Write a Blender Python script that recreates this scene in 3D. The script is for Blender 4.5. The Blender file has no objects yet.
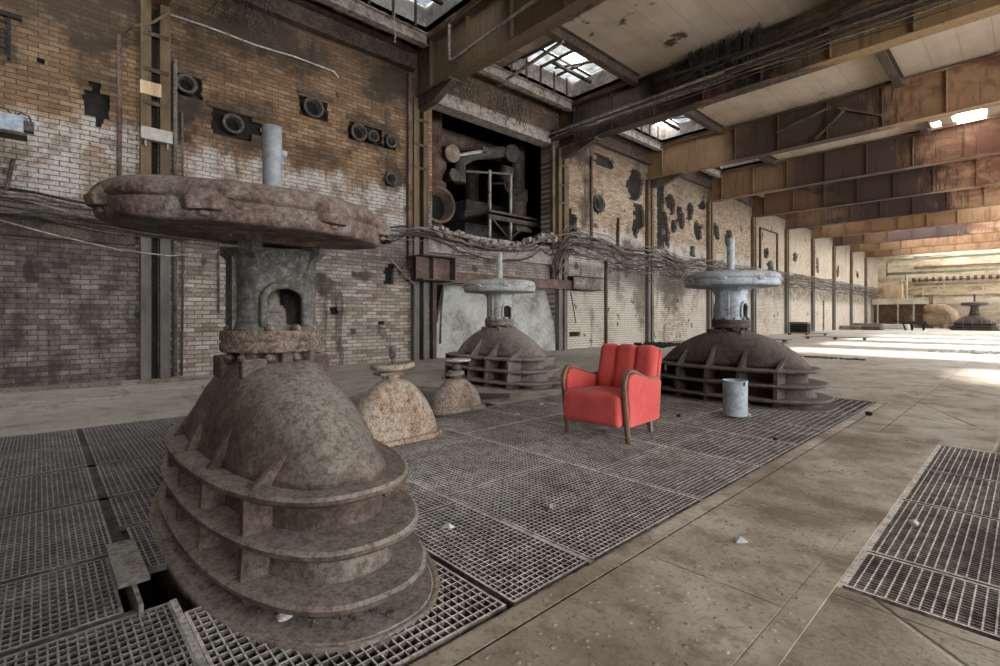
import bpy, bmesh, math, random
from mathutils import Vector, Matrix
R = math.radians
S = bpy.context.scene
COL = S.collection
random.seed(7)

# ------------------------------------------------------------------ mesh builder
class MB:
    def __init__(s): s.v = []; s.f = []; s.sm = []
    def add(s, vs, fs, smooth=False, M=None):
        o = len(s.v)
        s.v += [tuple(M @ Vector(p)) if M else tuple(p) for p in vs]
        s.f += [tuple(i + o for i in f) for f in fs]; s.sm += [smooth] * len(fs)
        return s
    def box(s, x0, x1, y0, y1, z0, z1, M=None):
        vs = [(x0,y0,z0),(x1,y0,z0),(x1,y1,z0),(x0,y1,z0),(x0,y0,z1),(x1,y0,z1),(x1,y1,z1),(x0,y1,z1)]
        return s.add(vs, [(0,3,2,1),(4,5,6,7),(0,1,5,4),(1,2,6,5),(2,3,7,6),(3,0,4,7)], False, M)
    def cbox(s, c, d, M=None):
        return s.box(c[0]-d[0]/2,c[0]+d[0]/2,c[1]-d[1]/2,c[1]+d[1]/2,c[2]-d[2]/2,c[2]+d[2]/2,M)
    def bar(s, a, b, w, h, up=(0,0,1)):
        a = Vector(a); b = Vector(b); d = b - a; L = d.length; d.normalize()
        u = Vector(up); r = d.cross(u)
        if r.length < 1e-4: r = d.cross(Vector((1,0,0)))
        r.normalize(); u = r.cross(d)
        vs = []
        for t in (a, b):
            for i, j in ((-1,-1),(1,-1),(1,1),(-1,1)): vs.append(t + r*(i*w/2) + u*(j*h/2))
        return s.add(vs, [(3,2,1,0),(4,5,6,7),(0,1,5,4),(1,2,6,5),(2,3,7,6),(3,0,4,7)])
    def loft(s, rings, smooth=True, cap0=True, cap1=True, closed=True):
        n = len(rings[0]); vs = [p for r in rings for p in r]; fs = []
        for i in range(len(rings)-1):
            for j in range(n if closed else n-1):
                k = (j+1) % n; fs.append((i*n+j, i*n+k, (i+1)*n+k, (i+1)*n+j))
        s.add(vs, fs, smooth)
        o = len(s.v) - len(vs)
        if cap0: s.f.append(tuple(o+j for j in reversed(range(n)))); s.sm.append(False)
        if cap1: s.f.append(tuple(o+(len(rings)-1)*n+j for j in range(n))); s.sm.append(False)
        return s
    def lathe(s, prof, n=32, c=(0,0,0), M=None, cap0=True, cap1=True, sx=1, sy=1):
        rings = []
        for r, z in prof:
            ring = [Vector((c[0]+r*sx*math.cos(2*math.pi*j/n), c[1]+r*sy*math.sin(2*math.pi*j/n), c[2]+z)) for j in range(n)]
            rings.append([M @ p for p in ring] if M else ring)
        return s.loft(rings, True, cap0, cap1)
    def cyl(s, a, b, r, n=12, r2=None):
        return s.tube([a, b], [r, r if r2 is None else r2], n)
    def tube(s, pts, r, n=8, cap=True):
        pts = [Vector(p) for p in pts]; m = len(pts)
        if not isinstance(r, (list, tuple)): r = [r]*m
        rings = []; prev = None
        for i, p in enumerate(pts):
            d = (pts[min(i+1,m-1)] - pts[max(i-1,0)]).normalized()
            if prev is None:
                u = Vector((0,0,1)) if abs(d.z) < .9 else Vector((1,0,0))
                u = (u - d*u.dot(d)).normalized()
            else:
                u = (prev - d*prev.dot(d)).normalized()
            prev = u; w = d.cross(u)
            rings.append([p + (u*math.cos(2*math.pi*j/n) + w*math.sin(2*math.pi*j/n))*r[i] for j in range(n)])
        return s.loft(rings, True, cap, cap)
    def ribbon(s, pts, w, t, side=(1,0,0)):
        # rectangular section swept along pts (in a plane normal to side)
        pts = [Vector(p) for p in pts]; sd = Vector(side).normalized(); m = len(pts); rings = []
        for i, p in enumerate(pts):
            d = (pts[min(i+1,m-1)] - pts[max(i-1,0)]).normalized(); nrm = d.cross(sd).normalized()
            ww = w[i] if isinstance(w,(list,tuple)) else w; tt = t[i] if isinstance(t,(list,tuple)) else t
            a, b = ww/2, tt/2; c = .3
            sec = [(-a,-b*c),(-a,b*c),(-a*.6,b),(a*.6,b),(a,b*c),(a,-b*c),(a*.6,-b),(-a*.6,-b)]
            rings.append([p + sd*x + nrm*y for x, y in sec])
        return s.loft(rings, True)
    def prism(s, poly, axis, a, b):
        # poly 2D extruded along axis ('x','y','z') from a to b
        def P(u, v, w):
            return {'x':(w,u,v),'y':(u,w,v),'z':(u,v,w)}[axis]
        n = len(poly)
        vs = [P(u,v,a) for u,v in poly] + [P(u,v,b) for u,v in poly]
        fs = [tuple(reversed(range(n))), tuple(range(n,2*n))] + [(i,(i+1)%n,n+(i+1)%n,n+i) for i in range(n)]
        return s.add(vs, fs)
    def rock(s, c, r, seed=0, flat=.7):
        rnd = random.Random(seed); vs = []; 
        t = (1+5**.5)/2
        ico = [(-1,t,0),(1,t,0),(-1,-t,0),(1,-t,0),(0,-1,t),(0,1,t),(0,-1,-t),(0,1,-t),(t,0,-1),(t,0,1),(-t,0,-1),(-t,0,1)]
        fs = [(0,11,5),(0,5,1),(0,1,7),(0,7,10),(0,10,11),(1,5,9),(5,11,4),(11,10,2),(10,7,6),(7,1,8),(3,9,4),(3,4,2),(3,2,6),(3,6,8),(3,8,9),(4,9,5),(2,4,11),(6,2,10),(8,6,7),(9,8,1)]
        for p in ico:
            k = r*(.6+.6*rnd.random())/1.9
            vs.append((c[0]+p[0]*k, c[1]+p[1]*k, c[2]+p[2]*k*flat))
        return s.add(vs, fs)
    def build(s, name, mat, parent=None, bevel=0, loc=None, rz=0, fix=True):
        me = bpy.data.meshes.new(name)
        me.from_pydata(s.v, [], s.f); me.polygons.foreach_set('use_smooth', s.sm)
        if fix:
            bm = bmesh.new(); bm.from_mesh(me); bmesh.ops.recalc_face_normals(bm, faces=bm.faces); bm.to_mesh(me); bm.free()
        me.materials.append(mat); me.update()
        o = bpy.data.objects.new(name, me); COL.objects.link(o)
        if parent: o.parent = parent
        if loc: o.location = loc
        if rz: o.rotation_euler.z = rz
        if bevel:
            m = o.modifiers.new('b', 'BEVEL'); m.width = bevel; m.segments = 2; m.limit_method = 'ANGLE'; m.angle_limit = R(40)
        return o

def tag(o, label=None, cat=None, group=None, kind=None):
    if label: o['label'] = label
    if cat: o['category'] = cat
    if group: o['group'] = group
    if kind: o['kind'] = kind
    return o
def empty(name, loc, rz=0, label=None, cat=None, group=None):
    o = bpy.data.objects.new(name, None); COL.objects.link(o); o.location = loc; o.rotation_euler.z = rz
    o.empty_display_size = .1
    return tag(o, label, cat, group)
def copy_tree(o, parent=None):
    c = o.copy(); COL.objects.link(c)
    if parent: c.parent = parent
    for ch in list(o.children): copy_tree(ch, c)
    return c
def struct(o, label=None): o['kind'] = 'structure'; o['label'] = label or o.name.replace('_', ' '); return o
ORD = ['first','second','third','fourth','fifth','sixth','seventh','eighth','ninth','tenth','eleventh','twelfth']

# ------------------------------------------------------------------ node helper
class NT:
    def __init__(s, name):
        s.m = bpy.data.materials.new(name); s.m.use_nodes = True; s.t = s.m.node_tree; s.t.nodes.clear()
        s.out = s.n('ShaderNodeOutputMaterial')
    def n(s, k): return s.t.nodes.new(k)
    def L(s, a, b): s.t.links.new(a, b)
    def put(s, sock, v):
        if isinstance(v, bpy.types.NodeSocket): s.L(v, sock)
        elif isinstance(v, (tuple, list)) and sock.type == 'RGBA': sock.default_value = (*v[:3], 1)
        else: sock.default_value = v
    def obj(s): return s.n('ShaderNodeTexCoord').outputs['Object']
    def pos(s): return s.n('ShaderNodeNewGeometry').outputs['Position']
    def nrm(s): return s.n('ShaderNodeNewGeometry').outputs['Normal']
    def sep(s, v): x = s.n('ShaderNodeSeparateXYZ'); s.L(v, x.inputs[0]); return x.outputs
    def comb(s, x, y, z):
        c = s.n('ShaderNodeCombineXYZ')
        for i, v in enumerate((x,y,z)): s.put(c.inputs[i], v)
        return c.outputs[0]
    def map(s, v, scale=(1,1,1), loc=(0,0,0), rot=(0,0,0)):
        m = s.n('ShaderNodeMapping'); s.L(v, m.inputs[0]); m.inputs['Scale'].default_value = scale
        m.inputs['Location'].default_value = loc; m.inputs['Rotation'].default_value = rot; return m.outputs[0]
    def noise(s, v, scale, detail=4, rough=.6, dist=0):
        n = s.n('ShaderNodeTexNoise'); s.L(v, n.inputs['Vector']); n.inputs['Scale'].default_value = scale
        n.inputs['Detail'].default_value = detail; n.inputs['Roughness'].default_value = rough; n.inputs['Distortion'].default_value = dist
        return n.outputs[0]
    def vor(s, v, scale, feat='F1'):
        n = s.n('ShaderNodeTexVoronoi'); s.L(v, n.inputs['Vector']); n.inputs['Scale'].default_value = scale; n.feature = feat
        return n.outputs['Distance']
    def ma(s, op, a, b=0.0, clamp=False):
        m = s.n('ShaderNodeMath'); m.operation = op; m.use_clamp = clamp; s.put(m.inputs[0], a); s.put(m.inputs[1], b); return m.outputs[0]
    def mr(s, v, a, b, c=0., d=1.):
        m = s.n('ShaderNodeMapRange'); m.interpolation_type = 'SMOOTHSTEP'; s.L(v, m.inputs[0])
        for i, x in enumerate((a,b,c,d)): m.inputs[i+1].default_value = x
        return m.outputs[0]
    def mix(s, f, a, b, mode='MIX'):
        m = s.n('ShaderNodeMixRGB'); m.blend_type = mode; s.put(m.inputs[0], f); s.put(m.inputs[1], a); s.put(m.inputs[2], b); return m.outputs[0]
    def ramp(s, f, stops):
        r = s.n('ShaderNodeValToRGB'); s.L(f, r.inputs[0]); e = r.color_ramp.elements
        while len(e) < len(stops): e.new(.5)
        for i, (p, c) in enumerate(stops): e[i].position = p; e[i].color = (*c, 1)
        return r.outputs[0]
    def finish(s, col, rough=.8, bump=None, bstr=.3, bdist=.01, metal=0., spec=.3):
        b = s.n('ShaderNodeBsdfPrincipled'); s.put(b.inputs['Base Color'], col); s.put(b.inputs['Roughness'], rough)
        b.inputs['Metallic'].default_value = metal; b.inputs['Specular IOR Level'].default_value = spec
        if bump is not None:
            u = s.n('ShaderNodeBump'); u.inputs['Strength'].default_value = bstr; u.inputs['Distance'].default_value = bdist
            s.L(bump, u.inputs['Height']); s.L(u.outputs[0], b.inputs['Normal'])
        s.L(b.outputs[0], s.out.inputs[0]); return s.m

def worn(name, cols, scale=4, dust=None, dusta=0., rough=.8, bstr=.5, bdist=.010, metal=0., speck=None, specka=.5, world=True, stretch=(1,1,1), spec=.25, fine=40, grain=1.):
    """blotchy worn surface; dust settles on upward faces as a deposit"""
    t = NT(name); p = t.pos() if world else t.obj(); p = t.map(p, stretch)
    n1 = t.noise(p, scale, 9, .7, .3); n2 = t.noise(p, scale*6, 6, .75)
    f = t.ma('ADD', t.ma('MULTIPLY', n1, .7), t.ma('MULTIPLY', n2, .3))
    lo, hi = .40, .60; k = len(cols)
    c = t.ramp(f, [(lo+(hi-lo)*i/(max(k-1,1)), cc) for i, cc in enumerate(cols)])
    n3 = t.noise(p, fine, 4, .7)
    n4 = t.noise(p, fine*.35, 5, .75); c = t.mix(t.mr(n4, .3, .5, .7*grain, 0.), c, (.015,.011,.009)); c = t.mix(t.mr(n3, .5, .7, 0., .16*grain), c, (.5,.44,.38)); c = t.mix(t.mr(n3, .3, .5, .45*grain, 0.), c, (.012,.009,.007))
    if speck is not None:
        c = t.mix(t.ma('MULTIPLY', t.mr(n3, .52, .63), specka), c, speck)
    if dust is not None:
        nz = t.sep(t.nrm())[2]
        d = t.mr(nz, .25, .95); d = t.ma('MULTIPLY', d, t.mr(n1, .3, .6, .6, 1.)); d = t.ma('MULTIPLY', d, dusta)
        c = t.mix(d, c, dust)
        c = t.mix(t.mr(n3, .34, .56, .6*grain, 0.), c, (.05,.036,.028)); c = t.mix(t.mr(n2, .36, .54, .5*grain, 0.), c, (.045,.032,.025))
    h = t.ma('ADD', t.ma('MULTIPLY', n3, .5), n2)
    return t.finish(c, rough, h, bstr, bdist, metal, spec)

M = {}
DUST = (.27,.235,.20)
M['rust'] = worn('rust_brown', [(.028,.018,.013),(.075,.05,.038),(.125,.09,.068),(.19,.15,.12)], 3, (.31,.27,.23), .85, bstr=.5, speck=(.075,.04,.028), specka=.6, fine=55, world=False)
M['rust_dark'] = worn('rust_dark', [(.035,.025,.021),(.065,.045,.037),(.095,.068,.056),(.12,.09,.075)], 3, (.20,.165,.14), .7, bstr=.4, speck=(.04,.025,.02), fine=55, world=False)
M['rust_grey'] = worn('rust_grey', [(.12,.09,.072),(.18,.147,.122),(.225,.19,.162),(.27,.23,.20)], 3, (.32,.28,.245), .7, bstr=.4, speck=(.09,.06,.045), specka=.35, fine=50, world=False, grain=.6)
M['rust_red'] = worn('rust_red', [(.045,.028,.021),(.12,.075,.056),(.165,.12,.098),(.21,.17,.145),(.34,.34,.34)], 2.2, (.26,.21,.175), .55, bstr=.8, speck=(.23,.195,.17), specka=.25, fine=48, world=False, grain=.7)
M['flange'] = worn('flange_rust', [(.08,.05,.037),(.14,.095,.072),(.19,.145,.115),(.21,.12,.07)], 5, DUST, .5, bstr=.5, speck=(.28,.24,.21), specka=.4, fine=45, world=False)
M['yoke_grey'] = worn('yoke_grey', [(.035,.032,.028),(.075,.068,.06),(.115,.105,.093),(.15,.14,.125)], 3, DUST, .6, bstr=.35, speck=(.22,.21,.20), specka=.2, world=False, grain=.6)
M['paint_blue'] = worn('paint_blue', [(.22,.20,.18),(.33,.36,.38),(.42,.47,.50),(.46,.50,.53)], 2.5, (.42,.41,.39), .6, rough=.6, bstr=.25, speck=(.2,.17,.15), specka=.4, world=False, grain=.3)
M['paint_pale'] = worn('paint_pale', [(.26,.23,.20),(.38,.37,.34),(.46,.46,.43),(.50,.49,.46)], 2.5, (.45,.43,.40), .6, rough=.6, bstr=.25, speck=(.2,.16,.13), specka=.5, world=False, grain=.3)
M['galv'] = worn('galvanised', [(.19,.21,.22),(.26,.285,.30),(.33,.36,.38),(.40,.42,.44)], 5, rough=.55, bstr=.15, spec=.4, world=False, grain=.3)
M['stem_grey'] = worn('stem_grey', [(.13,.135,.14),(.18,.19,.195),(.22,.23,.24),(.27,.28,.29)], 5, rough=.6, bstr=.15, spec=.3, world=False, grain=.3)
M['pale_plate'] = worn('pale_plate', [(.22,.21,.19),(.32,.31,.29),(.40,.39,.37),(.46,.45,.43)], 5, bstr=.2, world=False, grain=.3)
M['cream_rust'] = worn('cream_rust', [(.24,.15,.09),(.42,.30,.21),(.50,.39,.29),(.46,.42,.38)], 4, (.44,.39,.33), .5, bstr=.35, speck=(.22,.12,.07), specka=.75, fine=60, world=False)
M['tan_rust'] = worn('tan_rust', [(.17,.10,.07),(.28,.20,.15),(.34,.28,.23),(.38,.34,.30)], 4, (.38,.34,.30), .6, bstr=.35, speck=(.16,.09,.06), specka=.5, fine=50, world=False)
M['grate'] = worn('grating_steel', [(.05,.047,.043),(.11,.102,.092),(.17,.16,.145),(.24,.225,.205)], 1.6, (.70,.67,.62), .95, rough=.6, bstr=.2, spec=.4)
M['grate_dark'] = worn('grating_dark', [(.022,.022,.022),(.045,.044,.043),(.08,.077,.073),(.15,.145,.14)], 1.3, (.36,.35,.335), .8, rough=.55, bstr=.2, spec=.5)
M['grate_warm'] = worn('grating_warm', [(.07,.05,.042),(.12,.095,.08),(.2,.17,.145),(.28,.25,.22)], 1.6, (.72,.68,.62), .95, rough=.6, bstr=.2, spec=.4)
M['steel_brown'] = worn('steel_brown', [(.028,.020,.015),(.06,.042,.03),(.095,.066,.045),(.12,.09,.065)], 2, (.12,.10,.08), .3, bstr=.3)
M['steel_grey'] = worn('steel_grey', [(.06,.05,.043),(.11,.095,.082),(.15,.135,.12),(.18,.165,.15)], 2, (.34,.32,.29), .8, bstr=.25)
M['pale_bar'] = worn('pale_bar', [(.14,.11,.09),(.26,.22,.18),(.36,.32,.28),(.42,.39,.35)], 4, bstr=.2)
M['cable'] = worn('cable_sheath', [(.05,.042,.035),(.12,.10,.085),(.19,.165,.14),(.27,.24,.21)], 2.5, (.30,.265,.23), .75, rough=.75, bstr=.2)
M['cable_dark'] = worn('cable_black', [(.012,.011,.010),(.025,.022,.02),(.04,.035,.03),(.05,.045,.04)], 3, rough=.7, bstr=.2)
M['soot_shade'] = worn('soot_shade_black', [(.006,.005,.005),(.010,.009,.008),(.016,.014,.012),(.024,.02,.018)], 2, bstr=.3, grain=0.)  # black for sooty things and for shade painted into recesses
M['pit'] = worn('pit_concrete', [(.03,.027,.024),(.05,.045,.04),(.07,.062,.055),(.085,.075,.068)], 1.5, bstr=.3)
M['machine'] = worn('machine_grey', [(.03,.027,.024),(.065,.06,.054),(.10,.095,.088),(.15,.14,.13)], 2, (.2,.18,.16), .4, bstr=.3)
M['machine_rust'] = worn('machine_rust', [(.05,.03,.022),(.10,.062,.045),(.14,.09,.065),(.18,.13,.10)], 2, bstr=.3)
M['pale_conc'] = worn('pale_plaster', [(.17,.16,.14),(.30,.285,.255),(.39,.375,.34),(.46,.445,.41)], 1.3, bstr=.3, speck=(.2,.18,.16), specka=.35, fine=12, grain=.3)
M['packed_dirt'] = worn('packed_dirt', [(.018,.017,.016),(.035,.033,.031),(.06,.057,.053),(.13,.125,.118)], 1.1, bstr=.5)
M['rubble'] = worn('rubble', [(.14,.115,.095),(.24,.20,.17),(.32,.28,.245),(.40,.36,.33)], 6, bstr=.5)
M['rubble_light'] = worn('rubble_light', [(.30,.28,.25),(.42,.40,.37),(.5,.48,.45),(.58,.56,.54)], 8, bstr=.4)
M['brickpiece'] = worn('brick_piece', [(.22,.11,.075),(.30,.16,.11),(.36,.22,.16),(.4,.3,.24)], 8, bstr=.5)
M['tan_cab'] = worn('tan_cabinet', [(.30,.20,.11),(.45,.32,.19),(.52,.39,.25),(.58,.46,.31)], 1.2, stretch=(3,3,.5), bstr=.2, grain=.3)
M['green_pipe'] = worn('green_pipe', [(.17,.19,.12),(.25,.28,.18),(.31,.34,.23),(.36,.38,.28)], 1, bstr=.2, grain=.3)
M['tank_tan'] = worn('tank_tan', [(.20,.13,.08),(.31,.21,.13),(.38,.28,.19),(.44,.35,.26)], 1, bstr=.2)
M['far_rail'] = worn('far_rail', [(.32,.26,.18),(.42,.36,.27),(.5,.44,.34),(.55,.5,.4)], 1, bstr=.1, grain=.3)
M['far_rust'] = worn('far_rust_panel', [(.09,.045,.03),(.15,.08,.05),(.2,.12,.08),(.25,.17,.12)], .8, bstr=.2)
M['wood'] = worn('arm_wood', [(.085,.045,.026),(.135,.075,.044),(.18,.105,.064),(.22,.14,.09)], 5, rough=.45, bstr=.15, bdist=.002, world=False, stretch=(6,1,1), spec=.5, grain=.3)
M['leg_wood'] = worn('leg_wood', [(.12,.085,.06),(.17,.125,.09),(.22,.165,.125),(.27,.21,.16)], 6, rough=.6, bstr=.15, bdist=.002, world=False, spec=.4, grain=.3)
M['plank'] = worn('old_plank', [(.10,.08,.065),(.16,.13,.105),(.22,.18,.15),(.28,.24,.2)], 2, bstr=.3)
M['white_lamp'] = worn('lamp_white', [(.45,.45,.44),(.55,.55,.54),(.6,.6,.59),(.65,.65,.64)], 4, bstr=.1, grain=.3)
M['box_blue'] = worn('box_blue', [(.20,.24,.28),(.30,.35,.40),(.36,.42,.47),(.40,.46,.51)], 3, rough=.5, bstr=.1, spec=.4, grain=.3)
M['paper'] = worn('paper_scrap', [(.5,.52,.54),(.6,.62,.64),(.66,.68,.7),(.7,.72,.74)], 9, bstr=.1, grain=.3)

# red fabric
t = NT('red_fabric'); p = t.obj(); n1 = t.noise(p, 3.5, 4, .6); n2 = t.noise(p, 260, 2, .6)
c = t.ramp(n1, [(.3,(.42,.052,.046)),(.5,(.53,.076,.066)),(.72,(.61,.105,.092))])
c = t.mix(t.mr(n2,.3,.8,0,.2), c, (.70,.10,.08)); 
M['red'] = t.finish(c, .85, n2, .25, .002, spec=.2); M['red'].node_tree.nodes['Principled BSDF'].inputs['Sheen Weight'].default_value = .15

# ------- girder steel: painted ochre, peeling to dark rust, sunlit orange painted in toward the far right
def girder_mat(name, ochre, dark, amt):
    t = NT(name); p = t.pos(); n1 = t.noise(t.map(p,(.35,1,.6)), 1.2, 6, .65, .4); n2 = t.noise(t.map(p,(5,5,.7)), 2, 4, .7); n3 = t.noise(p, 30, 3)
    f = t.ma('ADD', t.ma('MULTIPLY', n1, .75), t.ma('MULTIPLY', n2, .25))
    c = t.ramp(f, [(.5-amt*.3,dark),(.53-amt*.3,tuple(x*1.7 for x in dark)),(.56-amt*.3,tuple(x*.6 for x in ochre)),(.75,ochre)])
    c = t.mix(t.mr(t.noise(t.map(p,(1.5,1,1)),1.1,5,.7),.56,.64,0,.7), c, (.16,.06,.028))
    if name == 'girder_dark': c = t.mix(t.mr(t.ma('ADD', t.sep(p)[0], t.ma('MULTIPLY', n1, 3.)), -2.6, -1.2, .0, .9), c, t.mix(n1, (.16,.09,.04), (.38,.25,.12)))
    if name in ('girder_tan','girder_far'):
        c = t.mix(0., c, c)
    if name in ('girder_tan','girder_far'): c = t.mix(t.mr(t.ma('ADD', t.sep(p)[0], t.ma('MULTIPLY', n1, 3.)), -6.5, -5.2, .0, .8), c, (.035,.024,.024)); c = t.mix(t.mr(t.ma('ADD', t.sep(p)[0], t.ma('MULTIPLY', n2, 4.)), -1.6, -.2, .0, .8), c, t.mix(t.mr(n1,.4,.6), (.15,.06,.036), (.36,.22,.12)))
    c = t.mix(t.mr(t.noise(t.map(p,(6,6,.5)),1.5,6,.75), .52, .68, 0., .6), c, (.02,.014,.011)); return t.finish(c, .75, n3, .3, .006, spec=.3)
M['gird_a'] = girder_mat('girder_ochre', (.17,.115,.068), (.03,.021,.016), .45)
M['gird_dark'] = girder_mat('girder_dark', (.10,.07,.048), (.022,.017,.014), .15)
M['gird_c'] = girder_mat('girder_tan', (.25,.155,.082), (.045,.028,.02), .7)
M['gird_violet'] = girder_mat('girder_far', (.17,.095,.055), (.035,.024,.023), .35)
M['gird_orange'] = girder_mat('girder_orange', (.27,.155,.08), (.10,.04,.022), .7)

# ------- brick
def brick_mat(name, axis):
    t = NT(name); P = t.pos(); x, y, z = t.sep(P)
    uu = y if axis == 'y' else x
    wob = t.noise(t.comb(uu, z, 0), 1.6, 3, .5)
    v = t.comb(t.ma('ADD', uu, t.ma('MULTIPLY', wob, .03)), t.ma('ADD', z, t.ma('MULTIPLY', t.noise(t.comb(uu,z,3.),3.,2,.5), .022)), 0.)
    b = t.n('ShaderNodeTexBrick'); t.L(v, b.inputs['Vector']); b.inputs['Scale'].default_value = 1
    b.inputs['Brick Width'].default_value = .26; b.inputs['Row Height'].default_value = .085; b.inputs['Mortar Size'].default_value = .009
    b.inputs['Mortar Smooth'].default_value = .35; b.inputs['Bias'].default_value = 0
    b.inputs['Color1'].default_value = (.0,.0,.0,1); b.inputs['Color2'].default_value = (1,1,1,1); b.inputs['Mortar'].default_value = (.5,.5,.5,1)
    rnd = t.sep(b.outputs['Color'])[0]; mort = b.outputs['Fac']
    n1 = t.noise(P, .55, 5, .6, .3); n2 = t.noise(P, 2.2, 6, .7); n3 = t.noise(P, 22, 5, .7); n4 = t.noise(t.map(P,(1.6,1.6,.35)), 1., 5, .65)
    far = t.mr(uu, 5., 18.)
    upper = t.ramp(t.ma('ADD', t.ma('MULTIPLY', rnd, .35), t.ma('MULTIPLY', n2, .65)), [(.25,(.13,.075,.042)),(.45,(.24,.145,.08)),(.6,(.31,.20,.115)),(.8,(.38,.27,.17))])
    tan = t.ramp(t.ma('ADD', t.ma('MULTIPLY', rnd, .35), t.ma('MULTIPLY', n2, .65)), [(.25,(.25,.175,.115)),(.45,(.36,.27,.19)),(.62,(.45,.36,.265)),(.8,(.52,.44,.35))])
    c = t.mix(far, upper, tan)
    # lower courses: greyer and paler
    low = t.ramp(t.ma('ADD', t.ma('MULTIPLY', rnd, .4), t.ma('MULTIPLY', n2, .6)), [(.25,(.20,.15,.12)),(.45,(.36,.29,.235)),(.6,(.47,.40,.335)),(.8,(.58,.52,.45))])
    zz = t.ma('ADD', z, t.ma('MULTIPLY', t.ma('SUBTRACT', n4, .5), 1.4))
    lowm = t.mr(zz, 2.7, 3.3, 1., 0.); c = t.mix(lowm, c, low)
    # whitewash band
    wwtop = t.mr(zz, 4.25, 4.6, 1., 0.); wwbot = t.mr(zz, 2.5, 3.1)
    ww = t.ma('MULTIPLY', t.ma('MULTIPLY', wwtop, wwbot), t.mr(n2, .40, .58, .25, .9))
    c = t.mix(ww, c, (.56,.53,.50))
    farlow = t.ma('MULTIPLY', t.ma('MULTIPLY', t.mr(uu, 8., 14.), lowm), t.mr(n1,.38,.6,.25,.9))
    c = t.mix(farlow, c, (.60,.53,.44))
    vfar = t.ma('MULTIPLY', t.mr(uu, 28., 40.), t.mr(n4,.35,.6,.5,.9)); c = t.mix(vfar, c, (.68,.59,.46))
    # soot deposits
    soot_shade = t.mr(n4, .56, .70, 0., .85)
    c = t.mix(t.ma('MULTIPLY', soot_shade, t.mr(uu, 10., 26., 1., .55)), c, (.045,.036,.03))
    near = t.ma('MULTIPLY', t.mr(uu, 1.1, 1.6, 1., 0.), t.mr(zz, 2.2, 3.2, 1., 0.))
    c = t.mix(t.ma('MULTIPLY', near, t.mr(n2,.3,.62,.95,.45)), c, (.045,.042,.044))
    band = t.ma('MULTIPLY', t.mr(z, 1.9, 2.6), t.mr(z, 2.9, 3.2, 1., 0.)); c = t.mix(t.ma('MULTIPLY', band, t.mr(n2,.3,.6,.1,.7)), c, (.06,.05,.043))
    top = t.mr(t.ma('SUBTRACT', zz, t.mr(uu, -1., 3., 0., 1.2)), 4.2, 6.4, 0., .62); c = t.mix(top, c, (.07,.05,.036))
    if axis == 'y':
        for (yc, zc, ry, rz, am) in ((1.95,5.0,.35,.8,.9),(3.0,5.05,1.0,.75,.75),(2.2,6.2,.8,.5,.6),(5.9,5.6,1.0,.5,.7),(4.4,4.75,.9,.35,.5),(-.6,5.3,.5,.4,.8),(.7,5.3,.35,.9,.6),(6.5,4.7,.5,.6,.8),(4.7,1.9,.5,.35,.8),(5.8,2.1,.3,.2,.8),(3.6,6.9,1.6,.6,.7),(6.6,7.0,1.0,.7,.75),(.6,6.6,1.6,1.,.75),(14.6,5.4,.5,1.6,.6),(17.3,3.6,.5,1.2,.7),(13.8,6.9,1.2,.5,.8),(21.0,2.6,1.6,1.6,.7),(27.4,2.8,.9,1.1,.55),(18.2,2.,.6,1.5,.6)):
            a1 = t.ma('DIVIDE', t.ma('SUBTRACT', uu, yc), ry); a2 = t.ma('DIVIDE', t.ma('SUBTRACT', z, zc), rz)
            dd = t.ma('ADD', t.ma('ADD', t.ma('MULTIPLY', a1, a1), t.ma('MULTIPLY', a2, a2)), t.ma('MULTIPLY', t.ma('SUBTRACT', n2, .5), 3.2))
            c = t.mix(t.mr(dd, .1, 1.1, am, 0.), c, (.035,.028,.022))
    spots = t.mr(t.noise(P, 1.9, 2, .5), .66, .72, 0., .8); c = t.mix(spots, c, (.035,.032,.032))
    c = t.mix(t.ma('MULTIPLY', mort, t.mr(n3,.3,.7,1.,.45)), c, (.055,.042,.034))
    c = t.mix(t.mr(n3, .35, .7, .3, 0.), c, (.05,.04,.03))
    h = t.ma('SUBTRACT', t.ma('ADD', t.ma('MULTIPLY', n3, .6), t.ma('MULTIPLY', rnd, .35)), t.ma('MULTIPLY', mort, 1.3))
    return t.finish(c, .92, h, .9, .022, spec=.15)
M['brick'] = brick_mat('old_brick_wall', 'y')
M['brick_end'] = brick_mat('end_brick_wall', 'x')

# ------- concrete floor
t = NT('dusty_concrete'); P = t.pos(); x, y, z = t.sep(P)
n1 = t.noise(t.map(P,(1,.6,1)), .45, 6, .6, .4); n2 = t.noise(P, 3, 6, .7); n3 = t.noise(P, 45, 4, .7)
f = t.ma('ADD', t.ma('MULTIPLY', n1, .65), t.ma('MULTIPLY', n2, .35))
c = t.ramp(f, [(.36,(.14,.105,.075)),(.44,(.27,.222,.172)),(.53,(.39,.338,.275)),(.64,(.50,.455,.39))])
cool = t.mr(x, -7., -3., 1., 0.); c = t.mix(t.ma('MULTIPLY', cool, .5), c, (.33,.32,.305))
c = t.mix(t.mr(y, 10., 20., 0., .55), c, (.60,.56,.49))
c = t.mix(t.mr(t.noise(t.map(P,(.35,1.3,1)), .8, 5, .7), .58, .72, 0., .6), c, (.12,.085,.06))
c = t.mix(t.mr(n3, .5, .75, 0., .35), c, (.16,.13,.11))
def line(v, period, off, w):   # thin joints between poured slabs
    q = t.ma('ABSOLUTE', t.ma('SUBTRACT', t.ma('FRACT', t.ma('DIVIDE', t.ma('ADD', v, off), period)), .5))
    return t.mr(q, .5 - w/period, .5, 0., 1.)
jn = t.ma('MAXIMUM', line(x, 1.95, 1.02, .012), line(y, 2.9, .5, .012)); c = t.mix(t.ma('MULTIPLY', jn, .5), c, (.06,.05,.04))
crack = t.mr(t.vor(t.map(P,(.25,.4,1)), 1.1, 'DISTANCE_TO_EDGE'), 0., .006, 1., 0.)
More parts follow.
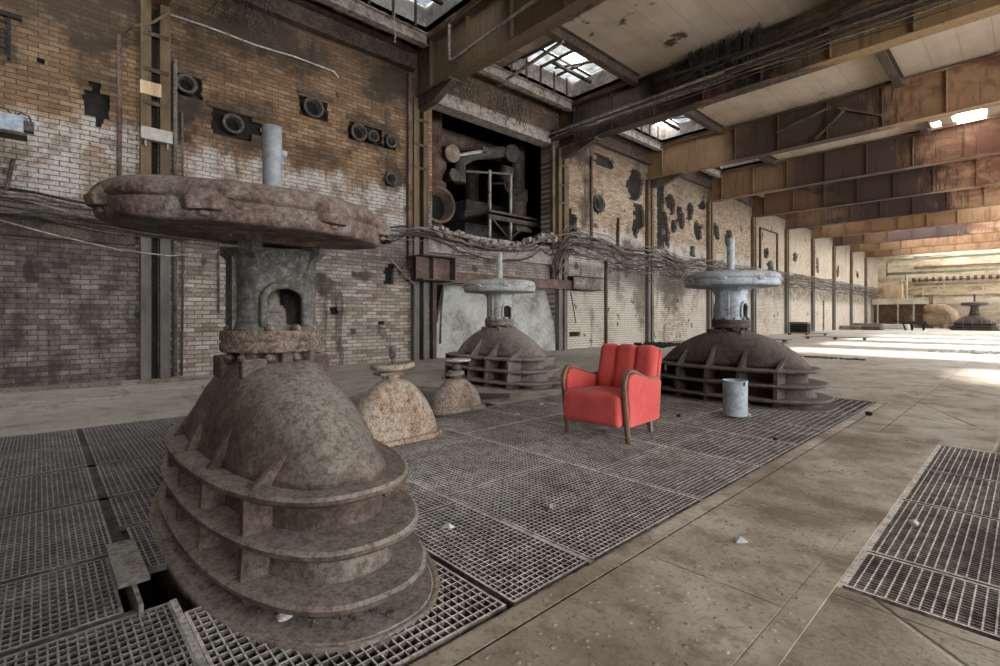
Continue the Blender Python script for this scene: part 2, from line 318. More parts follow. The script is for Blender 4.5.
c = t.mix(t.ma('MULTIPLY', crack, .35), c, (.06,.05,.04))
h = t.ma('SUBTRACT', t.ma('ADD', n3, t.ma('MULTIPLY', n2, 1.2)), t.ma('MULTIPLY', t.ma('MAXIMUM', jn, crack), 1.2))
c = t.mix(t.mr(n3, .32, .52, .55, 0.), c, (.10,.075,.055)); c = t.mix(t.mr(n2, .34, .5, .35, 0.), c, (.12,.09,.065))
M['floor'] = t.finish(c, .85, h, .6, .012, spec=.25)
# tread plate
t = NT('tread_plate'); P = t.pos()
n1 = t.noise(P, 1.3, 6, .6, .3); n3 = t.noise(P, 40, 4, .7)
vd = t.vor(t.map(P,(1,1,0),rot=(0,0,.6)), 17); st = t.mr(vd, .10, .24, 1., 0.)
c = t.ramp(n1, [(.38,(.19,.145,.108)),(.5,(.34,.285,.225)),(.62,(.47,.415,.345))]); c = t.mix(t.ma('MULTIPLY', st, .35), c, (.52,.48,.43)); c = t.mix(t.mr(n3,.52,.68,0.,.6), c, (.13,.095,.07)); c = t.mix(t.mr(t.noise(P,6,6,.75),.36,.52,.5,0.), c, (.14,.10,.072))
M['tread'] = t.finish(c, .75, t.ma('ADD', st, t.ma('MULTIPLY', n3, .25)), .5, .008, spec=.3)
# plaster ceiling
t = NT('ceiling_boards'); P = t.pos(); x, y, z = t.sep(P); n1 = t.noise(P, .5, 6, .65, .4); n2 = t.noise(t.map(P,(3,.4,1)), 1, 4, .6)
c = t.ramp(t.ma('ADD', t.ma('MULTIPLY', n1, .7), t.ma('MULTIPLY', n2, .3)), [(.3,(.20,.145,.10)),(.42,(.38,.30,.225)),(.55,(.44,.36,.285)),(.7,(.50,.42,.345))])
q = t.ma('ABSOLUTE', t.ma('SUBTRACT', t.ma('FRACT', t.ma('DIVIDE', x, .62)), .5)); ln = t.mr(q, .485, .5)
c = t.mix(t.ma('MULTIPLY', ln, .6), c, (.12,.09,.065))
sp = t.mr(t.noise(P, 1.15, 3, .6), .66, .72, 0., .9); c = t.mix(sp, c, (.05,.035,.025))
lf = t.ma('MULTIPLY', t.mr(x, -10.6, -7.6, 1., 0.), t.mr(t.noise(P,1.8,5,.7),.40,.52,0.,.75)); c = t.mix(lf, c, (.065,.05,.038))
M['ceil'] = t.finish(c, .9, t.ma('ADD', n2, t.ma('MULTIPLY', ln, -1.)), .3, .015, spec=.1)
# dirty glass
t = NT('dusty_glass'); P = t.pos(); n1 = t.noise(P, 3, 4, .6)
tr = t.n('ShaderNodeBsdfTransparent'); t.put(tr.inputs[0], t.ramp(n1, [(.3,(.16,.165,.17)),(.7,(.34,.35,.36))]))
gl = t.n('ShaderNodeBsdfGlossy'); gl.inputs['Roughness'].default_value = .2; gl.inputs[0].default_value = (.5,.5,.5,1)
mx = t.n('ShaderNodeMixShader'); mx.inputs[0].default_value = .06; t.L(tr.outputs[0], mx.inputs[1]); t.L(gl.outputs[0], mx.inputs[2]); t.L(mx.outputs[0], t.out.inputs[0])
M['glass'] = t.m

# ================================================================== SETTING
XW = -11.0; ZC = 8.2; K = [1.55 + 5.75*i for i in range(-2, 12)]     # girder lines; K[2] is the nearest one in view
def tile(mb, rows, holes_fn, emit):
    """rows: list of (v0,v1); holes_fn(vmid)->intervals; merge equal rows"""
    cur = None
    for v0, v1 in rows + [(None, None)]:
        runs = holes_fn((v0+v1)/2) if v0 is not None else None
        if cur and cur[2] == runs: cur[1] = v1
        else:
            if cur:
                for a, b in cur[2]: emit(a, b, cur[0], cur[1])
            cur = [v0, v1, runs]
def solid_runs(u0, u1, hs):
    hs = sorted(hs); out = []; a = u0
    for h0, h1 in hs:
        if h1 <= a: continue
        if h0 > a: out.append((round(a,3), round(min(h0,u1),3)))
        a = max(a, h1)
        if a >= u1: break
    if a < u1: out.append((round(a,3), u1))
    return out
RECTS = [(7.75,12.6,3.45,7.05),(7.85,12.85,.765,2.04),
 (.55,.88,4.59,5.02),(.64,.79,5.02,5.19),(.70,.8,4.42,4.59),(-.02,.08,5.27,5.36),
 (2.5,3.2,4.76,5.27),(3.1,3.4,4.93,5.19),(1.85,2.3,5.36,5.78),(4.2,4.85,5.61,6.04),(5.35,6.25,5.36,5.78),(6.3,6.65,5.36,5.7),
 (6.3,6.6,1.96,2.38),(6.42,6.62,2.38,2.47),(4.9,5.1,1.19,1.36),(6.15,6.3,.93,1.02),(6.35,6.6,4.42,4.76),
 (13.3,14.0,3.91,4.76),(13.2,13.7,4.76,4.93),(13.6,14.2,.43,.6),(19.55,20.15,4.08,6.9),(22.6,23.1,4.0,4.51),
 (59.6,60.3,.0,2.5),(63.2,63.8,0.,1.9),(44.6,45.1,0.,2.4)]
BLOBS = [(15.25,5.35,.42,.45),(15.6,7.0,.75,.28),(17.75,6.5,.65,.75),(18.1,5.3,.5,.6),(17.9,4.9,.25,.7),
 (20.7,6.2,.45,.55),(21.0,5.2,.3,.35),(21.6,5.7,.4,.6),(22.5,6.1,.35,.5),(23.3,5.3,.5,.55),(23.8,6.6,.4,.3),(20.3,5.0,.25,1.0),
 (26.9,5.3,.55,.6),(25.4,5.5,.4,.5),(32.5,5.0,.5,.4),(33.2,4.2,.6,.5),(38,5.2,.5,.4),(43.2,5.0,.4,.7),(49,4.9,.5,.6),(56,5.,.5,.4)]
rj = random.Random(3); jit = [[rj.uniform(-.05,.05) for _ in range(200)] for _ in range(200)]
def wall_holes(zm):
    hs = []; r = int(zm/.085)
    for i, (a, b, c, d) in enumerate(RECTS):
        if c <= zm <= d:
            j = .0 if i < 2 else 1.
            hs.append((round(a + jit[i][r % 200]*.6*j,3), round(b + jit[i+60][r % 200]*.6*j,3)))
    for i, (yc, zc, ry, rz) in enumerate(BLOBS):
        ry *= .8; rz *= .85; q = 1 - ((zm-zc)/rz)**2
        if q > 0:
            w = ry*math.sqrt(q); sk = (zc-zm)*(.25 if i % 2 else -.2); hs.append((round(yc-w+sk+jit[i+100][(r//2) % 200]*3,3), round(yc+w+sk+.02+abs(jit[i+140][(r//2) % 200])*3,3)))
    return solid_runs(-12.0, 65.0, hs)
mb = MB(); rows = [(i*.085, (i+1)*.085) for i in range(98)]
tile(mb, rows, wall_holes, lambda a, b, c, d: mb.box(XW-.45, XW, a, b, c, d))
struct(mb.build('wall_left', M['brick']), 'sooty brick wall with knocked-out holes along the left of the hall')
mb = MB()   # black backing behind the holes, painting their inner shade
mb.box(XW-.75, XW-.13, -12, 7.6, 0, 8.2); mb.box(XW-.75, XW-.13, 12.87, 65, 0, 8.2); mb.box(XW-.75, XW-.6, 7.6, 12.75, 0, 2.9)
struct(mb.build('hole_shade_backing', M['soot_shade']), 'black backing painting the shade inside the knocked-out holes')
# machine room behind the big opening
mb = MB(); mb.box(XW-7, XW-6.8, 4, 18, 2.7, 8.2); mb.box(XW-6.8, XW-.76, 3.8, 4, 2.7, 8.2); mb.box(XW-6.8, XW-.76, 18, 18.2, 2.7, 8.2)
struct(mb.build('wall_back', M['soot_shade']), 'dark back wall of the machine room behind the opening')
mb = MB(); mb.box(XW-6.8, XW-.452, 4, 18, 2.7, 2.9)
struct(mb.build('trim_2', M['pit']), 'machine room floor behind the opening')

# floor with two pits
PA = (-6.66,-1.38,-3.0,8.2); PB = (-.56,2.2,2.48,5.9)
def floor_holes(ym):
    hs = []
    if PA[2] <= ym <= PA[3]: hs.append((PA[0], PA[1]))
    if PB[2] <= ym <= PB[3]: hs.append((PB[0], PB[1]))
    return solid_runs(-11.45, 12., hs)
cuts = [-12., PA[2], PB[2], PB[3], PA[3], 66.]
mb = MB(); tile(mb, list(zip(cuts[:-1], cuts[1:])), floor_holes, lambda a, b, c, d: mb.box(a, b, c, d, -.3, 0))
mb.box(-6.66,-4.72,4.35,8.2,-.3,0.)
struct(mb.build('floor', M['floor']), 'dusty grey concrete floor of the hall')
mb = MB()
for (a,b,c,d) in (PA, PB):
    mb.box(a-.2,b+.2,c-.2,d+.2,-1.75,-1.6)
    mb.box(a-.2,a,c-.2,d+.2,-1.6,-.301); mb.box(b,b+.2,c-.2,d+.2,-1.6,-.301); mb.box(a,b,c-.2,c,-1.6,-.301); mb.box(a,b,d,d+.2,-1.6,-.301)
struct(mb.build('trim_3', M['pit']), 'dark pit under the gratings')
mb = MB(); mb.box(-1.378,-1.29,-3,8.2,0,.006)
mb.box(-.66,-.562,-3,6.1,0,.004)
struct(mb.build('trim_4', M['tread']), 'steel angle kerbs edging the gratings')
struct(MB().box(-1.289,-1.281,-3,8.2,0,.004).build('kerb_shade_strip', M['soot_shade']), 'dark strip painting the shaded gap beside the kerbs')  # thin dark strip painted in for the shade of the gap

# ceiling with skylight openings
SKY = []   # (x0,x1,y0,y1)
for i, k in enumerate(K[1:], 1):
    SKY.append((-10.2,-8.0,k-3.4,k-.3))
    if i in (2,3): continue
    if i == 6: SKY += [(-1.62,-1.28,k-2.0,k-1.55),(-1.78,-1.12,k-1.55,k-.95),(-1.9,-1.0,k-.95,k-.2),(-1.82,-1.06,k-.2,k+.75),(-2.5,-2.22,k-.7,k+.0)]
    elif i in (7,8): SKY.append((-1.9,.4,k-3.4,k-1.7))
    elif i == 9: SKY.append((-2.5,.0,k-3.4,k+.3))
    elif i > 9: SKY.append((-7.6 if i < 12 else -7.9,.6,k-2.2,k+.3))
    if i > 4: SKY.append((3.,6.,k-3.6,k-.3))
cs = sorted({-12., 65.2} | {v for s in SKY for v in (s[2], s[3]) if -12 < v < 65.2})
mb = MB(); tile(mb, list(zip(cs[:-1], cs[1:])), lambda ym: solid_runs(-11.75, 12., [(s[0], s[1]) for s in SKY if s[2] < ym < s[3]]),
     lambda a, b, c, d: mb.box(a, b, c, d, ZC, ZC+.1))
struct(mb.build('ceiling', M['ceil']), 'stained beige board ceiling between the girders')
mb = MB(); mb.box(-18,-11.75,3,19,8.2,8.3); struct(mb.build('trim_5', M['soot_shade']), 'machine room ceiling')
# end wall
def end_holes(zm): return solid_runs(-11.45, 12., [])
mb = MB(); mb.box(-11.45, 12, 65, 65.4, 0, 8.2); M['end'] = worn('end_wall', [(.26,.19,.12),(.42,.33,.22),(.53,.44,.31),(.6,.52,.4)], .9, bstr=.5, stretch=(.7,1,2.))
struct(mb.build('wall_far', M['end']), 'pale brick end wall far down the hall')
# right-hand side: unseen wall, its window openings added to bring in light
mb = MB()
mb.box(9,9.4,-12,65.4,0,.9); mb.box(9,9.4,-12,-4.5,.9,5.4); mb.box(9,9.4,-12,65.4,5.4,8.2)
for k in [-12]+K: mb.box(9,9.4,k-.35,k+.35,.9,5.4)
struct(mb.build('unseen_wall_right', M['pale_conc']), 'unseen wall on the right of the hall, window openings added for light')
mb = MB(); mb.box(-12,9,-12.4,-12,0,8.2)
struct(mb.build('wall_near', M['pale_conc']), 'plain wall behind the camera')

# ================================================================== STEELWORK
def girder_mesh(k, mat, x0=-11.0, x1=9.0, label='', lo=6.85, hi=8.12):
    root = empty('roof_girder', (x0, k, lo), 0, label, 'girder', 'riveted plate girders crossing under the roof')
    L = x1 - x0
    MB().box(0, L, -.012, .012, .03, hi-lo-.03).build('web', mat, root)
    f = MB().box(0, L, -.19, .19, 0, .03).box(0, L, -.10, -.03, .03, .05).box(0,L,.03,.10,.03,.05); f.build('bottom_flange', mat, root)
    MB().box(0, L, -.19, .19, hi-lo-.03, hi-lo).build('top_flange', mat, root)
    st = MB().prism([(-.012,.03),(-.12,.03),(-.12,hi-lo-.03),(-.012,hi-lo-.03)],'x',-.012,.012)
    first = None; x = .7
    while x < L*.62:
        if first is None: first = st.build('stiffener', mat, root); o = first
        else: o = first.copy(); COL.objects.link(o)
        o.parent = root; o.location = (x,0,0); x += 1.45
    return root
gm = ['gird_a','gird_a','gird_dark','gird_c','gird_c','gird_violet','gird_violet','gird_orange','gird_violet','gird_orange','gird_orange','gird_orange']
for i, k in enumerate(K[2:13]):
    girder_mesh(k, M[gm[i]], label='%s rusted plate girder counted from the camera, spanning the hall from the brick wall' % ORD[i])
# haunch bracket at first visible girders
for i, k in ((3,K[3]),(4,K[4]),(5,K[5])):
    mb = MB(); mb.prism([(-11,6.85),(-9.6,6.85),(-9.4,6.82),(-10.2,6.55),(-11,6.5)],'y',k-.1,k+.1); mb.box(-11,-9.4,k-.19,k+.19,6.815,6.85)
    tag(mb.build('girder_haunch', M['steel_brown']), 'dark bracket under the wall end of the %s girder' % ORD[i-2], 'bracket')

def purlin(x, y0, y1, label, mat='steel_brown', z=7.9):
    mb = MB().box(-.1,.1,0,y1-y0,0,.02).box(-.012,.012,0,y1-y0,.02,.28).box(-.1,.1,0,y1-y0,.28,.3)
    tag(mb.build('roof_purlin', M[mat], loc=(x,y0,z)), label, 'purlin', 'purlins running beside the skylights')
for j in range(2, 8):
    k0, k1 = K[j-1]+.2, K[j]-.2
    for xx, nm, mt in ((-10.32,'wall side','pale_bar'),(-7.85,'hall side','steel_brown')):
        purlin(xx, k0, k1, 'steel purlin on the %s of the %s skylight counted from the camera' % (nm, ORD[j-2]), mt)
    if j in (4,5,6,7): purlin(-2.62, k0, k1, 'steel purlin far out from the wall in the %s roof bay' % ORD[j-2])
# wall plate beam
for (a_, b_, lb) in ((-4,7.1,'left of the machine room opening'),(13.15,64.9,'right of the machine room opening')):
    mb = MB(); mb.box(-10.98,-10.78,a_,b_,7.5,7.54); mb.box(-10.98,-10.96,a_,b_,7.54,7.98); mb.box(-10.98,-10.78,a_,b_,7.98,8.02)
    tag(mb.build('wall_beam', M['steel_brown']), 'dark steel beam along the top of the brick wall, %s' % lb, 'beam')

# skylights
wn = 0
for (x0,x1,y0,y1) in SKY:
    if x0 > -10.3 and x0 != -10.2: continue
    wn += 1
    root = struct(empty('window_%d' % wn, (x0,y0,ZC)), 'roof skylight over the brick wall side of the hall'); w, d = x1-x0, y1-y0
    mb = MB(); H = .62
    mb.box(-.06,0,-.06,d+.06,.0,H); mb.box(w,w+.06,-.06,d+.06,0,H); mb.box(0,w,-.06,0,0,H); mb.box(0,w,d,d+.06,0,H)
    mb.build('curb', M['pale_conc'] if wn % 3 == 0 else M['rubble'], root)
    mb = MB()
    for q in (.25,.5,.75): mb.box(0,w,d*q-.03,d*q+.03,H-.1,H-.03)
    for q in (.33,.66): mb.box(w*q-.02,w*q+.02,0,d,H-.1,H-.04)
    for q in range(5): mb.box(-.001,.03,d*(.1+.2*q)-.03,d*(.1+.2*q)+.03,.0,H)
    mb.box(w*.33,w*.33+.09,d*.4,d*.98,H-.35,H-.28)
    mb.bar((w*.2,d*.55,H-.2),(w*.8,d*.62,H-.42),.05,.05)
    mb.build('glazing_bars', M['steel_brown'], root)
    rg = random.Random(wn); ne = 0
    for a in range(3):
        for b in range(4):
            if wn > 2 and rg.random() < .86:
                MB().box(w*a/3+.02,w*(a+1)/3-.02,d*b/4+.03,d*(b+1)/4-.03,H-.035,H-.029).build('pane', M['glass'], root)
# loose steel crosspieces hanging by the skylights and diagonal struts at purlin ends
for (x,y,j) in ((-9.4,9.6,3),(-9.4,15.0,4),(-9.2,20.9,5)):
    tag(MB().bar((x-1.3,y+.3,7.95),(x+1.6,y-.2,7.9),.06,.07).build('loose_beam', M['pale_bar']), 'loose steel bar lying across the %s skylight' % ORD[j-2], 'bar')

# columns against the brick wall
def make_column():
    root = empty('wall_column', (0,0,0))
    def ch(s):
        mb = MB(); a, b = (.068*s, .225*s); y0, y1 = min(a,b), max(a,b)
        mb.box(.15,.165,y0,y1,0,6.85); mb.box(.0,.15,y0,y0+.014,0,6.85); mb.box(.0,.15,y1-.014,y1,0,6.85)
        return mb
    for s_ in (-1,1): ch(s_).build('channel', M['steel_col'], root)
    MB().box(0.0,.02,-.05,.05,0,6.8).build('slot', M['soot_shade'], root)  # black strip paints the shade in the gap between the channels
    st = None
    for z in (2.62,5.0,5.6,6.25):
        if st is None: st = MB().box(.166,.18,-.2,.2,-.035,.035).box(.18,.19,-.15,-.13,-.01,.01).box(.18,.19,.13,.15,-.01,.01).build('batten', M['steel_brown'], root)
        else: o = st.copy(); COL.objects.link(o); o.parent = root; st = o
        st.location = (0,0,z)
    return root
t = NT('column_steel'); P = t.pos(); z = t.sep(P)[2]; n1 = t.noise(t.map(P,(1,1,.3)), 3, 5, .65)
c1 = t.ramp(n1, [(.3,(.07,.06,.052)),(.55,(.13,.115,.10)),(.7,(.17,.15,.135))]); c2 = t.ramp(n1, [(.3,(.045,.03,.02)),(.55,(.12,.08,.04)),(.7,(.16,.115,.06))])
M['steel_col'] = t.finish(t.mix(t.mr(z,2.8,3.8), c1, c2), .7, n1, .3, .01)
col0 = make_column()
for i, k in enumerate(K[2:13]):
    o = col0 if i == 0 else copy_tree(col0)
    o.location = (XW, k, 0)
    tag(o, '%s steel column of paired channels on the brick wall, counted from the left' % ORD[i], 'column', 'wall columns under the roof girders')
# second lattice post beside opening and at its right
for y, n_, z0, mt in ((7.0,'left',0,'steel_brown'),(12.62,'right',0,'rust_grey'),(13.35,'far right',0,'steel_brown')):
    mb = MB(); z0 = 2.1 if y > 12 else 2.4
    mb.box(XW,XW+.12,y-.06,y+.06,z0,7.4)
    tag(mb.build('rusty_post', M['machine_rust']), 'rusty steel post at the %s edge of the machine room opening' % n_, 'post')
# wall services: pipes, conduits
def pipe(name, pts, r, mat, label, cat='pipe', n=8, group=None):
    return tag(MB().tube(pts, r, n).build(name, M[mat]), label, cat, group)
pipe('wall_pipe', [(XW+.06,1.03,2.95),(XW+.06,1.03,6.1)], .035, 'machine_rust', 'thin rusty pipe up the wall left of the first column')
pipe('wall_pipe', [(XW+.07,1.86,0.02),(XW+.07,1.86,5.95)], .04, 'steel_grey', 'grey pipe standing just right of the first column')
pipe('wall_pipe', [(XW+.05,1.97,0.02),(XW+.05,2.0,2.5),(XW+.05,1.98,5.0)], .022, 'machine_rust', 'thin brown pipe beside the grey pipe right of the first column')
pipe('wall_pipe', [(XW+.05,15.71,.02),(XW+.05,15.71,3.3)], .06, 'steel_brown', 'dark pipe up the pale lower wall between third and fourth columns')
pipe('wall_pipe', [(XW+.05,14.8,3.7),(XW+.05,14.8,7.0)], .06, 'machine_rust', 'rusty downpipe on the upper wall right of the machine room opening')
pipe('wall_pipe', [(XW+.05,16.5,3.8),(XW+.06,16.5,4.7),(XW+.2,16.3,4.9)], .06, 'steel_brown', 'short bent dark pipe above the cables before the fourth column')
pipe('wall_pipe', [(XW+.05,28.6,.02),(XW+.05,28.6,3.4)], .07, 'machine_rust', 'rusty pipe on the wall just before the sixth column')
pipe('wall_pipe', [(XW+.05,31.4,4),(XW+.05,31.4,6.4),(XW+.05,34.3,6.4),(XW+.05,34.3,3.6)], .07, 'steel_brown', 'dark square pipe loop on the wall past the sixth column')
pipe('wall_conduit', [(XW+.03,1.68,6.79),(XW+.05,2.4,6.8),(XW+.03,3.3,6.78),(XW+.04,4.1,6.82),(XW+.03,4.97,6.8),(XW+.03,5.1,6.7)], .018, 'rubble_light', 'thin pale conduit running high across the brick wall', 'conduit', 6)
pipe('wall_conduit', [(XW+.05,1.05,6.1),(XW+.1,1.2,6.3),(XW+.2,1.5,6.45),(XW+.2,1.75,6.75)], .025, 'machine_rust', 'curved conduit arching over the top of the first column', 'conduit', 6)
pipe('bent_lever', [(XW+.05,-.40,3.0),(XW+.12,-.38,3.1),(XW+.08,-.30,3.62)], .03, 'steel_brown', 'dark slanted lever at the left edge above the cables', 'lever')
pipe('hanging_wire', [(XW+.3,-.8,2.7),(XW+.5,.2,2.42),(XW+.55,1.0,2.26),(XW+.55,1.7,2.22),(XW+.5,2.3,2.33),(XW+.4,2.63,2.46),(XW+.1,3.0,2.5)], .012, 'pale_bar', 'thin grey wire sagging in front of the first column', 'wire', 5)
pipe('wall_pipe', [(XW+.04,2.6,1.2),(XW+.04,2.6,2.6)], .02, 'steel_grey', 'thin upright pipe on the wall left of the big valve neck')
pipe('leaning_rod', [(XW+.1,6.2,2.75),(XW+.3,7.0,1.95)], .02, 'pale_bar', 'thin pale rod slanting off the wall left of the ledge beam', 'rod', 5)
tag(MB().box(XW+.165,XW+.30,-.24,.24,-.11,.11).box(XW+.17,XW+.26,-.18,-.15,-.22,-.11).box(XW+.17,XW+.26,.15,.18,-.22,-.11).build('cross_plate', M['pale_conc'], loc=(0,1.55,4.41), bevel=.01), 'pale plate bolted across the first column', 'plate')
tag(MB().box(XW+.166,XW+.2,-.19,.13,-.12,.12).build('cover_plate', M['tan_cab'], loc=(0,1.5,5.25), bevel=.005), 'small ochre plate high on the first column', 'plate')
# flood lamp housing at left edge
root = empty('wall_lamp_housing', (XW+.25,-.32,4.12), 0, 'pale blue metal box lamp on the brick wall at the left edge', 'lamp')
MB().box(-.2,.12,-.45,.14,-.13,.13).build('housing', M['box_blue'], root, bevel=.02)
MB().box(-.08,.08,.14,.26,-.08,.08).build('junction_box', M['machine'], root, bevel=.01)
MB().box(-.2,.14,-.45,.18,-.18,-.14).build('bracket', M['steel_brown'], root)
MB().tube([(0,-.3,.13),(0,-.25,.24),(0,-.05,.22),(0,.02,.13)], .012, 6).build('cord', M['cable_dark'], root)
MB().tube([(0,.05,.13),(0,.1,.2),(0,.2,.18),(0,.24,.05)], .012, 6).build('cord', M['cable_dark'], root)
# window grille top left
mb = MB(); mb.box(XW,XW+.06,-.75,-.2,5.86,5.93)
for z in (5.35,5.5,5.63,5.76): mb.box(XW+.02,XW+.04,-.75,-.34,z,z+.025)
mb.box(XW+.0,XW+.05,-.37,-.33,5.2,5.9)
tag(mb.build('wall_grille', M['soot_shade']), 'black bar grille on the wall at the top left corner', 'grille')
# pipe collars in the niches
rings = [(2.05,5.57,.17,'below the lintel right of the first column'),(2.86,5.03,.19,'in the square niche above the big valve disc'),(4.5,5.83,.22,'under the slanted lintel in the middle of the wall'),(5.6,5.55,.2,'left in the niche of three pipe stubs'),(5.98,5.55,.14,'middle in the niche of three pipe stubs'),(6.47,5.53,.15,'right in the niche of three pipe stubs'),(6.47,4.6,.16,'low on the wall beside the second column'),(15.25,5.37,.3,'in the ragged hole right of the machine room opening')]
for y, z, r, lb in rings:
    Mx = Matrix.Translation((XW-.25,y,z)) @ Matrix.Rotation(R(90),4,'Y')
    mb = MB().lathe([(r,0),(r,.28),(r+.012,.31),(r-.03,.33),(r-.045,.31),(r-.045,.02)], 24, M=Mx, cap0=True, cap1=True)
    st_ = tag(mb.build('pipe_stub', M['machine']), 'dark round pipe stub %s' % lb, 'pipe stub', 'pipe stubs set in the brick wall')
    MB().lathe([(r-.046,.021),(r-.046,.03)], 24, M=Mx, cap0=True, cap1=True).build('bore_shade', M['soot_shade'], st_)  # black disc paints the shade inside each stub
for y0,y1,z,lb in ((2.4,3.3,5.33,'square niche above the big valve disc'),(4.15,5.0,6.14,'single pipe stub in the middle of the wall'),(5.3,6.6,5.86,'niche of three pipe stubs'),(1.8,2.4,5.8,'pipe stub right of the first column')):
    tag(MB().box(XW-.3,XW+.03,y0,y1,z-.05,z+.06).build('lintel', M['steel_brown']), 'dark iron lintel over the %s' % lb, 'lintel')
# root tangle top (wires hanging from ceiling near wall)
rr = random.Random(11)
def tangle(c, n, sp, ln, label, r=.012, mat='cable_dark', sx=.2):
    mb = MB()
    for _ in range(n):
        p = Vector(c) + Vector((rr.uniform(-sx,sx), rr.uniform(-sp,sp), rr.uniform(-.1,.1))); pts = [p.copy()]
        for q in range(5):
            w_ = .03 if sx > .5 else .1; p = p + Vector((rr.uniform(-w_,w_), rr.uniform(-w_,w_), -ln/5*rr.uniform(.4,1.3))); pts.append(p.copy())
        mb.tube(pts, r, 5)
    return tag(mb.build('wire_tangle', M[mat]), label, 'wires', kind='stuff')
tangle((-10.7,3.0,7.6),22,.5,.8,'tangle of black wires hanging from the ceiling edge above the pipe stubs',.010)
tangle((-10.4,9.2,7.6),40,1.6,.7,'tangle of black wires over the machine room opening',.010)
tangle((-5.3,12.72,8.1),150,.10,.9,'thick black curtain of wires hanging off the third girder',.012,sx=.9)
# hanging conduit frame near first girder
pipe('ceiling_conduit', [(-9.3,7.05,8.0),(-9.3,7.05,7.15),(-9.1,7.05,7.12),(-3.0,7.05,7.55),(-1.,7.05,7.6)], .035, 'rubble', 'pale conduit hung along the face of the second girder counted from the camera', 'conduit')
pipe('ceiling_wire', [(-10.0,6.0,8.2),(-10.02,6.0,7.9),(-9.98,6.02,7.6),(-10.05,6.0,7.5),(-9.97,6,7.45),(-10.0,6,7.6)], .01, 'rubble_light', 'thin pale cord dangling from the ceiling near the first skylight', 'cord', 5)
# ---- cable trays along girders
def tray(y, z, x0, x1, label, mat, rung=.55, w=.35):
    root = empty('cable_tray', (x0,y,z), 0, label, 'cable tray'); L = x1-x0
    MB().box(0,L,-w,-w+.03,-.03,.04).build('side_rail', M[mat], root); MB().box(0,L,-.03,0,-.03,.04).build('side_rail', M[mat], root)
    r0 = MB().box(-.02,.02,-w,0,-.02,.0).build('rung', M[mat], root); x = rung
    while x < L:
        o = r0.copy(); COL.objects.link(o); o.parent = root; o.location = (x,0,0); x += rung
    return root
tray(12.85,7.25,-10.9,-5.2,'ladder cable tray along the wall end of the third girder', 'pale_bar', .8)
tray(12.8,7.45,-5.0,-1.0,'dark ladder cable tray with brackets on the right part of the third girder', 'steel_brown', .6)
rc = random.Random(5)
for q in range(7):
    pts = []; x = -10.9
    while x < .4:
        pts.append((x, 12.62-.05*q*.8+rc.uniform(-.02,.02), 7.0+.012*q+.09*(q%3)+rc.uniform(-.03,.03))); x += .9
    tag(MB().tube(pts, rc.uniform(.015,.028), 6).build('girder_cable', M['cable' if q % 2 else 'steel_brown']), 'one of the cables strung along the third girder', 'cable', 'cables along the third girder')
for q in range(5):
    pts = []; x = -7.2
    while x < .4:
        pts.append((x, 12.6+rc.uniform(-.04,.04), 7.5+.05*q+.1*math.sin(x*1.1+q)+rc.uniform(-.04,.04))); x += .6
    tag(MB().tube(pts, .028, 6).build('girder_cable', M['cable_dark']), 'one of the black cables drooping in the tray of the third girder', 'cable', 'black cables in the tray')
# fallen sheets and hanging debris on far girders
for (x,y,z,w,h,rot,lb) in ((-5.2,18.7,7.7,1.6,.06,.25,'twisted metal channel hanging on the fourth girder'),(-3.6,18.7,7.5,1.1,.05,-.5,'bent steel strut hanging right of the twisted channel'),(-4.4,18.7,7.35,.9,.05,.9,'short steel bar dangling under the twisted channel')):
    tag(MB().bar((x-w/2,y,z-rot*w/2),(x+w/2,y,z+rot*w/2),.14,.05).build('bent_bar', M['machine_rust']), lb, 'bar')

# ---- cables along the wall
CP = [(-3.,2.98),(-.5,2.93),(1,2.86),(3.5,2.9),(6,3.13),(7.3,3.36),(8.2,3.22),(9.5,3.08),(10.8,3.18),(12.0,3.55),(13.2,3.8),(15.4,3.72),(16.6,3.45),(18,3.5),(19.4,3.62),(21,3.4),(23.6,3.5),(28,3.5),(34,3.55),(39,3.62),(50,3.6),(61,3.57),(64.5,3.55)]
def cpz(y):
    for (a,za),(b,zb) in zip(CP[:-1],CP[1:]):
        if a <= y <= b: s_=(y-a)/(b-a); return za+(zb-za)*(s_*s_*(3-2*s_))
    return 3.5
for q in range(20):
    pts = []; y = -3. if q < 9 else 12.4; ph = rc.uniform(0,6); am = rc.uniform(.03,.15); off = (q%10)/10*.95-.5; xo = rc.uniform(.1,.42)
    while y < 64.4:
        nearf = .35 if 6.5 < y < 8 else .55 if y < 12 else 1.
        zz = cpz(y) + off*nearf + am*math.sin(y*rc.uniform(.85,1.)*1.1+ph) + rc.uniform(-.02,.02)
        if q >= 9 and y < 13.4:
            zz -= (13.4-y)**1.6*.9
        pts.append((XW+xo+rc.uniform(-.03,.03), y, zz)); y += .42 if y < 26 else 1.3
    tag(MB().tube(pts, rc.uniform(.014,.026), 6).build('wall_cable', M['cable'] if q % 4 else M['cable_dark']), 'one of the dusty cables strung in a sagging bundle along the brick wall', 'cable', 'cables along the brick wall')
for i, y in enumerate([13.2,16.1,19.2,22,24.6,27.5,30.4,33.2,36]):   # brackets that carry them
    tag(MB().box(XW,XW+.5,y-.03,y+.03,-.42+cpz(y),-.37+cpz(y)).build('cable_bracket', M['steel_brown']), '%s bracket under the cable bundle right of the machine room opening' % ORD[i], 'bracket', 'cable brackets')
for i,(y,lb) in enumerate(((18.9,'fourth'),(24.4,'fifth'))):
    pipe('cable_loop', [(XW+.35,y,3.3),(XW+.4,y+.3,2.9),(XW+.4,y+1.0,2.65),(XW+.4,y+1.9,2.75),(XW+.35,y+2.6,3.2)], .018, 'cable', 'slack cable loop hanging below the bundle right of the %s column' % lb, 'cable', 6)
